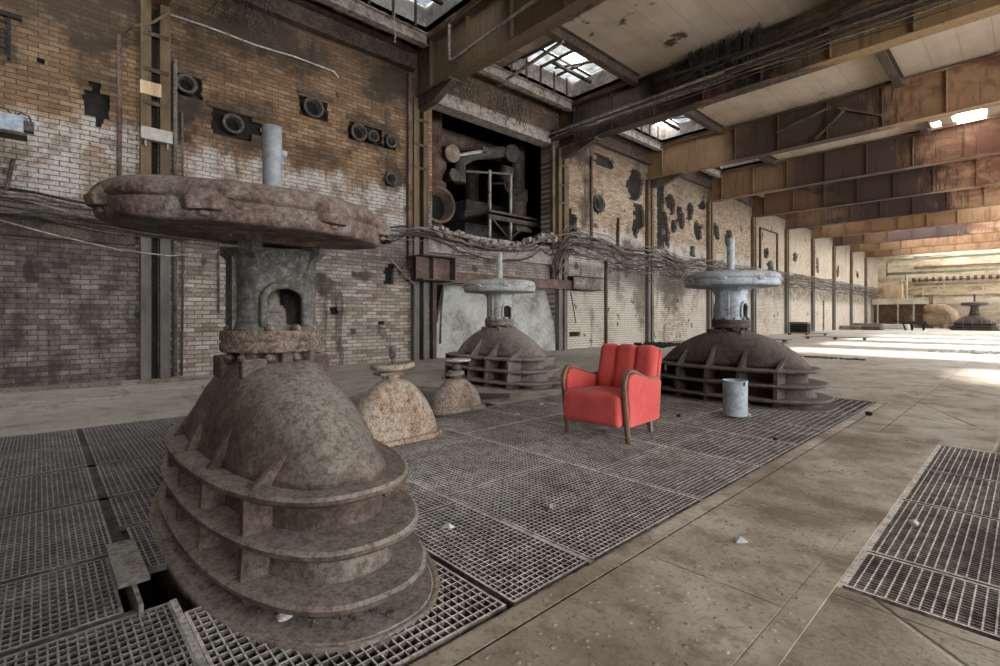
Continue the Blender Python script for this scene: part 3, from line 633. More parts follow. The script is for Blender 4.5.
# broken brick ledge below the opening
rb = random.Random(21); mb = MB(); y = 7.6
while y < 12.7:
    for q in range(3):
        mb.box(0,0,0,0,0,0) if False else None
        Mx = Matrix.Translation((XW+.13+rb.uniform(-.1,.12), y+rb.uniform(-.1,.1), cpz(y)+.02+rb.uniform(.0,.24))) @ Matrix.Rotation(rb.uniform(-.6,.6),4,'Z') @ Matrix.Rotation(rb.uniform(-.35,.35),4,'X')
        mb.cbox((0,0,0),(.24,.16,.09),Mx)
    y += .15
tag(mb.build('broken_bricks', M['rubble'], bevel=.008), 'row of broken bricks heaped on the sill of the machine room opening', 'rubble', kind='stuff')
mb = MB(); mb.prism([(7.5,2.85),(12.9,2.85),(12.9,3.45),(11.2,3.2),(9.6,3.05),(8.4,3.15),(7.5,3.35)],'x',XW,XW+.14)
tag(mb.build('sill_ledge', M['rubble'], bevel=.02), 'crumbling masonry sill below the machine room opening', 'ledge')
mb = MB(); mb.prism([(-3,2.45),(1.25,2.4),(1.25,2.75),(-3,2.85)],'x',XW,XW+.08)
tag(mb.build('masonry_ledge', M['steel_brown'], bevel=.02), 'blackened ledge under the cables left of the first column', 'ledge')
# ledge beam over the sloped slab
mb = MB().box(XW+.05,XW+.35,7.2,14.3,2.05,2.08).box(XW+.3,XW+.33,7.2,14.3,2.08,2.32).box(XW+.05,XW+.35,7.2,14.3,2.32,2.35)
tag(mb.build('ledge_beam', M['machine_rust']), 'long rusty steel channel across the wall above the sloped white slab', 'beam')
root = empty('beam_stub', (XW,7.4,2.05), 0, 'short deep rusty beam stub at the left end of the ledge beam', 'beam')
MB().box(0,.8,-.5,.6,0,.03).build('bottom_flange', M['rust_dark'], root); MB().box(0,.8,-.5,.6,.6,.63).build('top_flange', M['rust_dark'], root); MB().box(.5,.52,-.5,.6,.03,.6).box(0,.7,-.1,-.08,.03,.6).box(.0,.75,.56,.58,.03,.6).build('web', M['machine_rust'], root)
root = empty('beam_stub', (XW,14.1,2.05), 0, 'short rusty beam stub at the right end of the ledge beam', 'beam')
MB().box(0,.55,-.8,.75,0,.03).build('bottom_flange', M['rust_dark'], root); MB().box(0,.55,-.8,.75,.44,.47).build('top_flange', M['rust_dark'], root); MB().box(.4,.42,-.8,.75,.03,.44).build('web', M['rust_red'], root)
tag(MB().box(XW,XW+.14,12.86,13.0,0,2.05).box(XW+.14,XW+.16,12.82,13.04,0,2.05).build('rusty_post', M['machine_rust']), 'rusty post under the right end of the ledge beam', 'post')
tag(MB().box(XW,XW+.14,7.68,7.8,0,2.05).build('rusty_post', M['steel_brown']), 'dark post at the left of the sloped white slab', 'post')
pipe('leaning_rod', [(XW+.2,13.4,2.0),(XW+.2,13.7,.9)], .02, 'steel_brown', 'thin dark rod hanging from the right end of the ledge beam', 'rod', 5)
pipe('wall_pipe', [(XW+.25,7.95,2.0),(XW+.2,7.9,1.2),(XW+.1,7.95,.4)], .03, 'steel_grey', 'thin grey pipe at the left of the sloped white slab')
mb = MB(); mb.add([(XW+.02,7.86,.77),(XW+.02,12.8,.77),(XW-.42,12.8,2.05),(XW-.42,8.5,2.05),(XW-.1,7.86,.77),(XW-.1,12.8,.77),(XW-.55,12.8,2.05),(XW-.55,8.5,2.05)],[(0,1,2,3),(7,6,5,4),(0,4,5,1),(1,5,6,2),(2,6,7,3),(3,7,4,0)])
tag(mb.build('sloped_slab', M['pale_conc']), 'large white plastered slab sloping back under the ledge beam', 'slab')
tag(MB().box(XW-.01,XW+.03,7.86,12.8,0.0,.765).build('whitewashed_panel', M['pale_conc']), 'whitewashed low wall panel below the sloped slab', 'panel')

# ================================================================== MACHINE ROOM
XM = -12.8
root = empty('large_pipe', (XM,9.6,3.0), 0, 'big dark pipe with an open end facing the hall in the wall opening', 'pipe')
MB().cyl((0,-.7,-.1),(0,-.7,1.05),.42,28).build('riser', M['machine_rust'], root)
Mx = Matrix.Translation((.1,-.75,1.5)) @ Matrix.Rotation(R(-6),4,'Z') @ Matrix.Rotation(R(90),4,'Y')
MB().lathe([(.50,-.25),(.50,.55),(.56,.56),(.56,.62),(.50,.62),(.47,.60),(.46,-.2)],32,M=Mx,cap0=True,cap1=True).build('open_mouth', M['machine_rust'], root); MB().lathe([(.455,-.19),(.455,.12)],28,M=Mx).build('bore_shade', M['soot_shade'], root)  # black plug paints the shade inside the open mouth
Mx2 = Mx
MB().lathe([(.56,-.06),(.60,-.06),(.60,.04),(.56,.04)],28,M=Mx,cap0=False,cap1=False).build('collar', M['machine'], root)
root = empty('ventilation_duct', (XM,9.05,4.9), 0, 'tall dark pipe with bulging valve body left in the wall opening', 'pipe')
MB().lathe([(.30,0),(.30,.3),(.42,.34),(.42,.42),(.30,.46),(.40,.8),(.44,1.1),(.38,1.4),(.29,1.55),(.29,3.3)],26).build('body', M['machine_rust'], root)
Mx = Matrix.Translation((.1,.3,1.25)) @ Matrix.Rotation(R(-5),4,'Z') @ Matrix.Rotation(R(90),4,'Y')
MB().lathe([(.2,0),(.2,.5),(.27,.52),(.27,.62),(.2,.62)],22,M=Mx).build('blank_flange', M['tan_rust'], root)
Mx = Matrix.Translation((.1,.3,.62)) @ Matrix.Rotation(R(5),4,'Z') @ Matrix.Rotation(R(90),4,'Y')
MB().lathe([(.15,0),(.15,.5),(.2,.5),(.2,.58)],18,M=Mx).build('side_flange', M['machine'], root)
root = empty('service_platform', (XM+.2,10.6,2.9), 0, 'steel service platform with railing and posts inside the wall opening', 'platform')
MB().box(-.9,.7,0,2.9,1.55,1.62).box(.62,.7,0,2.9,1.4,1.7).build('deck', M['machine'], root)
for y in (.05,1.0,2.85): MB().box(.6,.68,y,y+.08,0,1.55 if y > 2 else 3.0).build('post', M['pale_bar'], root)
MB().bar((.64,-.9,2.75),(.64,1.1,3.05),.05,.06).build('handrail', M['steel_grey'], root)
MB().bar((.64,.1,1.5),(.64,.9,.9),.04,.04).bar((.64,.1,.4),(.64,2.85,.4),.04,.04).bar((.64,1.1,.9),(.64,1.9,1.5),.04,.04).build('brace', M['steel_grey'], root)
root = empty('wheel_valve', (XM+.35,12.0,5.85), 0, 'spoked handwheel on the machinery inside the wall opening', 'handwheel')
Mx = Matrix.Rotation(R(20),4,'Z') @ Matrix.Rotation(R(90),4,'Y'); mb = MB()
pts = [Mx @ Vector((.33*math.cos(a*math.pi/12), .33*math.sin(a*math.pi/12), 0)) for a in range(25)]
MB().tube(pts, .03, 8).build('rim', M['machine'], root)
mb = MB()
for a in range(6): mb.cyl(Mx @ Vector((0,0,0)), Mx @ Vector((.33*math.cos(a*math.pi/3), .33*math.sin(a*math.pi/3),0)), .018, 6)
mb.build('spokes', M['machine'], root); MB().cyl(Mx @ Vector((0,0,-.8)), Mx @ Vector((0,0,.05)), .05, 10).build('spindle', M['machine'], root)
root = empty('vertical_pipe', (XM+.1,12.75,4.4), 0, 'pale grey vertical pipe with rusty lower sleeve right in the wall opening', 'pipe')
MB().cyl((0,0,1.3),(0,0,3.0),.24,22).build('upper_pipe', M['machine'], root); MB().cyl((0,0,.0),(0,0,.9),.30,22).build('rusty_sleeve', M['flange'], root)
MB().lathe([(.3,.9),(.36,.92),(.36,1.3),(.26,1.35)],22).build('casing', M['machine'], root); MB().box(-.3,.45,-.55,.25,-.25,.02).build('base_block', M['tan_rust'], root)
root = empty('duct_elbow', (XM+.2,11.6,6.5), 0, 'grey pipe elbow with round flange hanging high inside the wall opening', 'pipe')
MB().tube([(-.4,-1.3,-.9),(-.4,-1.3,-.2),(-.2,-.9,.1),(0,-.4,.2),(.1,.2,.35)], .2, 16).build('bend', M['machine'], root)
Mx = Matrix.Translation((.2,.45,.3)) @ Matrix.Rotation(R(-12),4,'Z') @ Matrix.Rotation(R(90),4,'Y')
MB().lathe([(.24,-.2),(.24,.1),(.31,.1),(.31,.17),(.2,.17)],20,M=Mx).build('flange', M['machine'], root)
MB().cyl((.1,.1,-.35),(.4,.3,-.5),.26,18).build('lower_branch', M['machine'], root)
root = empty('tube_lamp', (XM+.6,9.9,6.1), 0, 'slanting fluorescent lamp fitting hung inside the wall opening', 'lamp')
MB().bar((0,-.6,.0),(0,.7,.45),.10,.05).build('tray', M['pale_bar'], root); MB().cyl((.05,-.55,-.03),(.05,.6,.37),.02,8).build('tube', M['white_lamp'], root); MB().cbox((0,.75,.5),(.16,.2,.14)).build('end_box', M['machine'], root)
for i,(y,x,lb) in enumerate(((11.0,-16,'left'),(12.9,-15.5,'middle'),(15.2,-16,'right'))):
    tag(MB().cyl((x,y,2.9),(x,y,8.1),.28,16).build('background_pipe', M['machine']), '%s dim vertical pipe deep in the machine room' % lb, 'pipe')
tag(MB().box(-16.5,-13.6,11,13.6,2.9,4.9).box(-16.2,-13.9,11.3,13.3,4.9,5.4).build('machine_casing', M['machine'], bevel=.04), 'dim grey machine casing behind the service platform', 'machine')
tag(MB().cyl((XM-.8,7.6,7.2),(XM-.8,14,7.2),.3,16).build('header_pipe', M['machine_rust']), 'horizontal dark pipe near the top of the wall opening', 'pipe')
tag(MB().box(XW-.4,XW+.05,7.7,12.7,6.93,7.12).box(XW,XW+.02,7.7,12.7,7.12,7.3).build('opening_lintel', M['rubble']), 'pale worn lintel over the machine room opening', 'lintel')

# ================================================================== VALVES
def se(a, b, n, e, z, c=(0,0)):
    out = []
    for j in range(n):
        th = 2*math.pi*j/n; cc, ss = math.cos(th), math.sin(th)
        out.append(Vector((c[0]+a*math.copysign(abs(cc)**(2/e),cc), c[1]+b*math.copysign(abs(ss)**(2/e),ss), z)))
    return out
RZ = [.47,.29,.11,.006]; RA = [1.095,1.18,1.235,1.29]; RB0 = [.455,.465,.475,.495]; RIBX = [-.92,-.5,-.08,.34,.76]
def make_valve(body, flange, yoke, disc, stem, cracked=False, bw=1.):
    RB = [v*bw for v in RB0]; bd = 1+(bw-1)*.45; root = empty('gate_valve', (0,0,0))
    # skirt core + dome
    e = 2.5; N = 72; rings = []
    for a, b, z in ((1.16,.37,-.05),(1.13,.365,.0),(1.06,.355,.11),(1.0,.345,.25),(.965,.34,.29),(.955,.34,.455),(1.0,.36,.462)): rings.append(se(a,b,N,e,z))
    for i in range(1, 15):
        t_ = i/14; q = max(0,1-t_**1.55)**.75; a = .25+.73*q+.05*max(0,1-t_*5)**2; b = .18+.16*max(0,1-t_**1.7)**.75+.02*max(0,1-t_*5)**2; b *= bd
        rings.append(se(a,b,N,e-.5*t_,.46+.47*t_))
    MB().loft(rings).build('dome', body, root)
    for i in range(4):
        mb = MB(); z = RZ[i]; th = .040; a, b = RA[i], RB[i]; r_ = [se(a-.3,b-.2,N,2.5,z-th), se(a-.014,b-.014,N,2.5,z-th), se(a,b,N,2.5,z-th+.012), se(a,b,N,2.5,z-.012), se(a-.014,b-.014,N,2.5,z), se(a-.3,b-.2,N,2.5,z+.004)]
        mb.loft(r_, False, False, False).build('rib_ring', body, root)
    w0 = {}
    for x in RIBX:
        for s_ in (-1,1):
            k = (1-abs(x/1.2)**2.5)**(1/2.5); poly = [(s_*.30*k,-.05),(s_*(RB[3]-.08)*k,-.05),(s_*(RB[2]-.035)*k,.11),(s_*(RB[1]-.035)*k,.29),(s_*(RB[0]-.03)*k,.46),(s_*.30*k,.46)]
            MB().prism(poly,'x',x-.022,x+.022).build('web_rib', body, root)
            tz = .80-.22*abs(x); tq = (tz-.46)/.47; bb = (.18+.16*(1-tq**1.7)**.75)*bd; aa = .25+.71*(1-tq**1.55)**.75
            yy = bb*max(0,1-abs(x/aa)**2.4)**(1/2.4)
            if yy > .05:
                MB().prism([(s_*(RB[0]-.05)*k,.465),(s_*max(yy-.02,.02),tz),(s_*max(yy-.15,.0),tz-.02),(s_*.25*k*bd,.465)],'x',x-.019,x+.019).build('gusset', body, root)
    # neck
    mb = MB(); mb.lathe([(.20,.88),(.18,.93),(.165,.99)],28)
    for a in (45,135,225,315,0,180): 
        Mx = Matrix.Rotation(R(a),4,'Z'); mb.box(.12,.235,-.028,.028,.86,.99,Mx)
    mb.cbox((-.12,-.20,.90),(.16,.10,.12)); mb.cbox((.1,.20,.90),(.16,.10,.12)); mb.cbox((-.235,0,.90),(.09,.3,.13)); mb.cbox((.2,-.16,.905),(.07,.12,.1))
    mb.build('neck', body, root, bevel=.01)
    fl = MB().lathe([(.10,.985),(.252,.985),(.258,.992),(.258,1.035),(.25,1.04),(.25,1.045),(.258,1.05),(.258,1.092),(.252,1.10),(.1,1.10)],48); fo = fl.build('flange', flange, root)
    b0 = None
    for j in range(10):
        a = R(36*j+14)
        if b0 is None:
            b0 = MB().lathe([(.014,.925),(.014,.945),(.027,.945),(.027,.968),(.016,.97),(.016,1.10),(.027,1.10),(.027,1.122),(.014,1.124),(.014,1.135)],6).build('bolt', flange, fo); o = b0
        else: o = b0.copy(); COL.objects.link(o); o.parent = fo
        o.location = (.215*math.cos(a), .215*math.sin(a), 0)
    # yoke with an arched window through it
    mb = MB(); NS = 64; zs = [1.10,1.13,1.16,1.19,1.22,1.25,1.28,1.31,1.34,1.38,1.42,1.46,1.50,1.54]; ring = []
    for z in zs:
        fl_ = .02*max(0,(z-1.44)/.1)**1.5 + .012*max(0,(1.16-z)/.06)
        ring.append([(p.x,p.y) for p in se(.185+fl_,.2+fl_*1.6,NS,3.2,z)])
    vs = []
    for ri, z in enumerate(zs):
        for (x,y) in ring[ri]: vs.append((x,y,z))
    o_ = len(vs)
    for ri, z in enumerate(zs):
        for (x,y) in ring[ri]: vs.append((x*.86,y*.86,z))
    fs = []
    hole = lambda i, j: (zs[i] >= 1.125 and zs[i+1] <= 1.345) and any(abs(((j+.5-c_+NS/2) % NS)-NS/2) < hw(i) for c_ in (0,NS/2))
    def hw(i): return 5.5 if zs[i+1] <= 1.29 else 4.5 if zs[i+1] <= 1.32 else 3.5
    for i in range(len(zs)-1):
        for j in range(NS):
            k = (j+1) % NS
            if hole(i,j): continue
            fs.append((i*NS+j,i*NS+k,(i+1)*NS+k,(i+1)*NS+j)); fs.append((o_+i*NS+j,o_+(i+1)*NS+j,o_+(i+1)*NS+k,o_+i*NS+k))
            for (ii,jj,e1,e2) in ((i,(j-1)%NS,(i*NS+j),((i+1)*NS+j)),(i,k,(i*NS+k),((i+1)*NS+k)),(i-1,j,(i*NS+j),(i*NS+k)),(i+1,j,((i+1)*NS+j),((i+1)*NS+k))):
                if 0 <= ii < len(zs)-1 and hole(ii,jj): fs.append((e1,e2,o_+e2,o_+e1))
    mb.add(vs, fs, True)
    for s_ in (1,-1):   # raised arch round each window
        pts = [(s_*.188,-.105,1.12)] + [(s_*.188,-.105,1.12+.03*q) for q in range(1,6)] + [(s_*.188,-.105*math.cos(R(a)),1.27+.075*math.sin(R(a))) for a in range(15,180,15)] + [(s_*.188,.105,1.12+.03*q) for q in range(5,-1,-1)]
        mb.tube(pts, .020, 8)
        mb.box(-.06,.06,s_*.19-.03,s_*.19+.03,1.10,1.50)
    for a in (45,135,225,315):
        Mx = Matrix.Rotation(R(a),4,'Z'); mb.prism([(.17,1.50),(.17,1.38),(.20,1.40),(.235,1.47),(.33,1.52),(.33,1.56),(.17,1.56)],'y',-.035,.035) if False else mb.add([(.17,-.035,1.38),(.20,-.035,1.40),(.235,-.035,1.49),(.28,-.035,1.525),(.28,-.035,1.57),(.17,-.035,1.57),(.17,.035,1.38),(.20,.035,1.40),(.235,.035,1.49),(.28,.035,1.525),(.28,.035,1.57),(.17,.035,1.57)],[(0,1,2,3,4,5),(11,10,9,8,7,6),(0,6,7,1),(1,7,8,2),(2,8,9,3),(3,9,10,4),(4,10,11,5),(5,11,6,0)],False,Mx)
    mb.build('yoke', yoke, root, fix=True)
    mb = MB(); mb.lathe([(.04,.95),(.04,1.5)],14); mb.cbox((0,0,1.13),(.16,.1,.06)); mb.cbox((.0,.0,1.18),(.07,.13,.09)); mb.cyl((0,.0,1.2),(.0,0,1.24),.06,14); mb.build('gland', M['rust_grey'], root, bevel=.006)
    # gear disc
    mb = MB(); rd = .62; n = 96
    prof = [(.16,1.52),(.27,1.53),(.28,1.55),(.44,1.556),(.54,1.558),(.595,1.562),(.614,1.574),(.621,1.60),(.624,1.650),(.606,1.658),(.630,1.664),(.628,1.70),(.610,1.728),(.585,1.748),(.54,1.758),(.40,1.768),(.26,1.775),(.14,1.78),(.11,1.81),(.06,1.815)]
    if cracked:
        rk = random.Random(8); rings = []
        for pi, (r, z) in enumerate(prof):
            rr_ = []
            for j in range(n):
                th = 2*math.pi*j/n; wv = .010*math.sin(th*5+1)+.006*math.sin(th*11)
                k = 1.085+ (wv if r > .5 else 0); dz = .07+(.015*math.sin(th+2.2)-.06*math.cos(th))*(r/.62)
                # sheet on the +y side: upper shell is torn back and lifted
                dd = math.degrees(th)
                if z > 1.69 and 55 < dd < 118: k *= .93 - .012*((j*7)%5)/5; dz += .01
                rr_.append(Vector((r*k*math.cos(th), r*k*math.sin(th) - .10*(r/.62), z+dz-.012)))
            rings.append(rr_)
        mb.loft(rings)
    else: mb.lathe(prof, n)
    dk = mb.build('gear_disc', disc, root)
    for j in range(8):
        a = 2*math.pi*j/8 + .22; rr0 = .638 if not cracked else .703
        lg = MB(); Mx = Matrix.Translation((0, -.095 if cracked else 0, -.025 if not cracked else .035-.06*math.cos(a))) @ Matrix.Rotation(a,4,'Z')
        Mx2 = Mx @ Matrix.Translation((rr0-.028,0,1.683)) @ Matrix.Scale(1.45 if cracked else 1.15,4)
        sc_ = 1.35; lg.add([(-.03,-.075,-.028),(.028,-.032,-.030),(.028,.032,-.030),(-.03,.075,-.028),(-.03,-.085,.002),(.036,-.036,.0),(.036,.036,.0),(-.03,.085,.002),(-.04,-.06,.045),(.012,-.02,.032),(.012,.02,.032),(-.04,.06,.045)],
               [(0,1,2,3),(0,4,5,1),(1,5,6,2),(2,6,7,3),(4,8,9,5),(5,9,10,6),(6,10,11,7),(8,11,10,9)],False,Mx2)
        lg.lathe([(.016,-.045),(.016,-.03)],6,c=(0,0,0),M=Mx2)
        lg.build('lug', disc, dk, bevel=.008)
    MB().lathe([(.047,1.79),(.05,1.80),(.05,2.25),(.046,2.262),(.0,2.262)],20,cap1=False).build('stem', stem, root)
    return root
v1 = make_valve(M['rust'], M['flange'], M['yoke_grey'], M['rust_red'], M['stem_grey'], True)
v1.location = (-2.88,.95,0); v1.scale = (1,1,.975); tag(v1, 'huge rusty brown gate valve in the foreground with ribbed dome and cracked disc on top', 'valve', 'big gate valves')
# extras on the near disc: broken hub pieces, hanging webs
cr = [c for c in v1.children if c.name.startswith('gear_disc')][0]
MB().cyl((-.04,-.66,1.74),(-.10,-.74,1.79),.032,12).build('broken_knob', M['machine'], cr)
MB().cyl((-.1,-.58,1.72),(-.1,-.58,1.785),.05,14).build('cap', M['machine'], cr)
tag(MB().add([(.16,.48,1.70),(.26,.60,1.64),(.1,.64,1.64),(.05,.54,1.73),(.16,.48,1.72),(.26,.62,1.66),(.1,.66,1.66),(.05,.54,1.75)],[(0,1,2,3),(7,6,5,4),(0,4,5,1),(1,5,6,2),(2,6,7,3),(3,7,4,0)]).build('torn_shell', M['machine'], cr))
MB().tube([(.0,.04,2.12),(.0,.075,2.12)],.02,8).build('stem_pin', M['galv'], v1)
v3 = make_valve(M['rust_dark'], M['rust_dark'], M['paint_blue'], M['paint_blue'], M['paint_blue'], False, 1.45)
v3.location = (-2.91,7.22,0); tag(v3, 'dark brown ribbed gate valve with pale blue disc behind the red armchair', 'valve', 'big gate valves')
v2 = copy_tree(v3); v2.location = (-6.34,5.9,0)
def remat(o, m):
    if o.type == 'MESH':
        o.data = o.data.copy() if o.data.users > 1 else o.data; o.data.materials[0] = m
for c in v2.children:
    n = c.name.split('.')[0]
    if n in ('dome','rib_ring','web_rib','gusset','neck','flange'): remat(c, M['rust_grey'])
    if n in ('dome','rib_ring','web_rib','gusset'): c.scale = (1,1.0,1.02)
    if n in ('yoke',): remat(c, M['paint_pale'])
    if n in ('gear_disc','stem'):
        remat(c, M['paint_pale'])
        for d in c.children: remat(d, M['paint_pale'])
tag(v2, 'dusty grey-brown ribbed gate valve with white-grey disc near the brick wall', 'valve', 'big gate valves')
v4 = copy_tree(v3); v4.location = (-3.0,54.5,0); v4.scale = (1.28,1.28,1.28)
for c in v4.children:
    remat(c, M['rust_dark'])
    for d in c.children: remat(d, M['rust_dark'])
tag(v4, 'far small-looking dark gate valve by the end wall at the right edge', 'valve', 'big gate valves')

# small bell-shaped valves
def bell(loc, L, Wd, H, mat, label, kind):
    root = empty('small_valve', loc, 0, label, 'valve', 'small bell shaped valves beside the big ones')
    MB().loft([se(Wd+.028,L+.03,48,3.6,0),se(Wd+.035,L+.037,48,3.6,.006),se(Wd+.035,L+.037,48,3.6,.036),se(Wd+.025,L+.027,48,3.6,.044)],False).build('base_flange', mat, root)
    rings = []
    for i in range(15):
        t_ = i/14; q = max(0,1-t_**1.8)**.66; rings.append(se(.065+(Wd-.065)*q,.07+(L-.07)*q,48,3.2-1.0*t_,.03+(H-.03)*t_))
    MB().loft(rings).lathe([(.068,H-.03),(.062,H+.02),(.064,H+.05)],20).build('bell', mat, root)
    b0 = None
    for j in range(12):
        a = 2*math.pi*(j+.5)/12; x = (Wd+.018)*math.copysign(abs(math.cos(a))**.5,math.cos(a)); y = (L+.02)*math.copysign(abs(math.sin(a))**.5,math.sin(a))
        if b0 is None: b0 = MB().cyl((0,0,-.02),(0,0,.06),.012,6).build('bolt', mat, root); o = b0
        else: o = b0.copy(); COL.objects.link(o); o.parent = root
        o.location = (x,y,0)
    if kind == 'A':
        mb = MB().cbox((0,-.04,H+.05),(.14,.24,.025)); mb.cyl((0,-.09,H),(0,-.09,H+.06),.014,8); mb.cyl((0,.09,H),(0,.09,H+.06),.014,8); mb.build('gland_plate', M['rust_grey'], root, bevel=.005)
        mb = MB()   # broken handwheel: half rim with hub
        pts = [(.155*math.cos(R(a)), .185*math.sin(R(a)), H+.115+.008*math.sin(R(a*2))) for a in range(-115,125,12)]
        mb.tube(pts, .027, 8)
        for a in (-95,0,95): mb.bar((0,0,H+.095),(.15*math.cos(R(a)),.18*math.sin(R(a)),H+.11),.04,.03)
        mb.lathe([(.055,H+.06),(.06,H+.08),(.05,H+.13),(.03,H+.135)],16); mb.build('broken_handwheel', mat, root)
        MB().lathe([(.014,H+.05),(.014,H+.19),(.03,H+.195),(.032,H+.29),(.027,H+.295)],18).build('stem', M['machine'], root)
        MB().add([(.02,-.03,H+.05),(.05,-.005,H-.08),(.075,0,H-.1),(.03,.03,H+.05)],[(0,1,3),(1,2,3),(0,2,1),(0,3,2)]).build('web', mat, root)
    else:
        MB().lathe([(.085,H+.035),(.10,H+.04),(.10,H+.06),(.088,H+.062),(.088,H+.068),(.098,H+.07),(.098,H+.09),(.08,H+.092)],24).build('neck_flange', mat, root)
        MB().lathe([(.045,H+.09),(.045,H+.11),(.065,H+.115),(.065,H+.145),(.04,H+.15),(.03,H+.19)],18).build('gland', M['machine'], root)
        MB().lathe([(.03,H+.185),(.12,H+.195),(.165,H+.205),(.175,H+.215),(.17,H+.228),(.05,H+.225),(.02,H+.235)],36).build('wheel_plate', M['pale_plate'], root)
    return root
bell((-4.02,2.39,.012), .44,.21,.56, M['cream_rust'], 'cream bell shaped valve speckled with rust and a broken handwheel', 'A')
bell((-4.62,3.60,.045), .33,.17,.37, M['tan_rust'], 'smaller tan bell shaped valve with a flat round wheel plate', 'B')
# low rail lying on the floor behind it
tag(MB().bar((-5.55,4.1,.05),(-4.9,4.75,.05),.05,.06).bar((-5.3,3.9,.04),(-4.85,4.6,.09),.03,.03).build('scrap_bar', M['steel_brown']), 'dark scrap bars on the floor between the tan bell valve and the grey ribbed valve', 'scrap')
tag(MB().bar((-6.9,4.25,.02),(-6.2,4.55,.03),.05,.02).build('scrap_strip', M['plank']), 'thin scrap strip on the floor left of the grey ribbed valve', 'scrap')

# ================================================================== ARMCHAIR
ch = empty('armchair', (-2.82,4.14,0), R(3), 'red upholstered armchair with curved wooden arms standing on the floor gratings', 'armchair')
def rbox(sx, sy, sz, r, seg=4, M_=None, sub=0, bulge=0):
    bm = bmesh.new(); bmesh.ops.create_cube(bm, size=1)
    for v in bm.verts: v.co = Vector((v.co.x*sx, v.co.y*sy, v.co.z*sz))
    bmesh.ops.bevel(bm, geom=list(bm.edges), offset=r, segments=seg, profile=.5, affect='EDGES')
    if bulge:
        bmesh.ops.subdivide_edges(bm, edges=[e for e in bm.edges if e.calc_length() > .08], cuts=5, use_grid_fill=True)
        for v in bm.verts:
            k = max(0,1-(2*v.co.x/sx)**2)*max(0,1-(2*v.co.y/sy)**2)
            if v.co.z > 0: v.co.z += bulge*k
    if M_: bmesh.ops.transform(bm, matrix=M_, verts=bm.verts)
    mb = MB(); bm.verts.index_update(); mb.add([v.co.copy() for v in bm.verts], [tuple(v.index for v in f.verts) for f in bm.faces], True); bm.free(); return mb
# seat: deep front, bulging top
rbox(.62,.68,.29,.045,5,Matrix.Translation((-.005,-.055,.275)) @ Matrix.Rotation(R(-2),4,'X'),bulge=.025).build('seat', M['red'], ch)
# backrest: three padded channels leaning back, rounded tops
bk = empty('backrest', (0,0,0)); COL.objects.unlink(bk); bpy.data.objects.remove(bk)
lean = Matrix.Translation((0.012,.235,.36)) @ Matrix.Rotation(R(-13),4,'X')
shell = rbox(.64,.07,.56,.03,4,lean @ Matrix.Translation((0,.065,.20))).build('back_shell', M['red'], ch)
for i in (-1,0,1):
    m_ = rbox(.222,.15,.54,.068,6,lean @ Matrix.Translation((i*.205,-.02-.012*(1-abs(i)),.235)) @ Matrix.Rotation(R(-4*i),4,'Z'))
    m_.build('back_channel', M['red'], ch)
for s_ in (-1,1):
    # upholstered side panel
    poly = [(-.29,.14),(.29,.14),(.31,.30),(.335,.52),(.25,.53),(.10,.555),(-.10,.605),(-.20,.63),(-.27,.61),(-.31,.56),(-.31,.44),(-.29,.30)]
    x = s_*.335
    MB().prism(poly,'x',x-.028,x+.028).build('side_panel', M['red'], ch, bevel=.018)
    # wooden arm flowing into front leg
    pts = [(-.275,0.0),(-.280,.06),(-.292,.14),(-.306,.24),(-.322,.34),(-.340,.44),(-.350,.51),(-.346,.565),(-.322,.612),(-.282,.642),(-.232,.650),(-.18,.641),(-.10,.612),(-.01,.58),(.07,.56),(.15,.548),(.23,.543),(.32,.543)]
    pts = [(x, p_, z_) for p_, z_ in pts]
    w = [.048]*3+[.05]*4+[.056]*4+[.054]*7; th = [.042,.044,.046,.044,.040,.036,.034,.034,.034,.034,.032,.03,.028,.027,.026,.025,.024,.022]
    MB().ribbon(pts, w, th).build('wooden_arm', M['wood'], ch)
    MB().prism([(x-.03,.25),(x+.016,.25),(x+.016,.31),(x-.03,.31)],'z',0,.0).build('x', M['wood'], ch) if False else None
    mb = MB(); mb.loft([[Vector((s_*.27-.02+dx*.04, .26+dy*.04-.0, 0)) for dx,dy in ((0,0),(1,0),(1,1),(0,1))],[Vector((s_*.27-.025+dx*.05, .22+dy*.05, .15)) for dx,dy in ((0,0),(1,0),(1,1),(0,1))]],False)
    mb.build('back_leg', M['leg_wood'], ch, bevel=.004)

# ================================================================== CAN
root = empty('metal_bucket', (-2.31,5.85,.0), 0, 'grey zinc can standing on the grating beside the dark ribbed valve', 'can')
rings = [(.128,.0),(.128,.01),(.131,.04),(.130,.18),(.132,.30),(.130,.37),(.133,.385),(.138,.395),(.134,.405),(.126,.40),(.122,.36),(.12,.02)]
MB().lathe([(r,z+.01) for r,z in rings],40).build('body', M['galv'], root)
MB().cbox((-.10,-.09,.395),(.03,.03,.03)).cbox((.12,-.05,.385),(.02,.03,.05)).build('lug', M['machine'], root, bevel=.003)

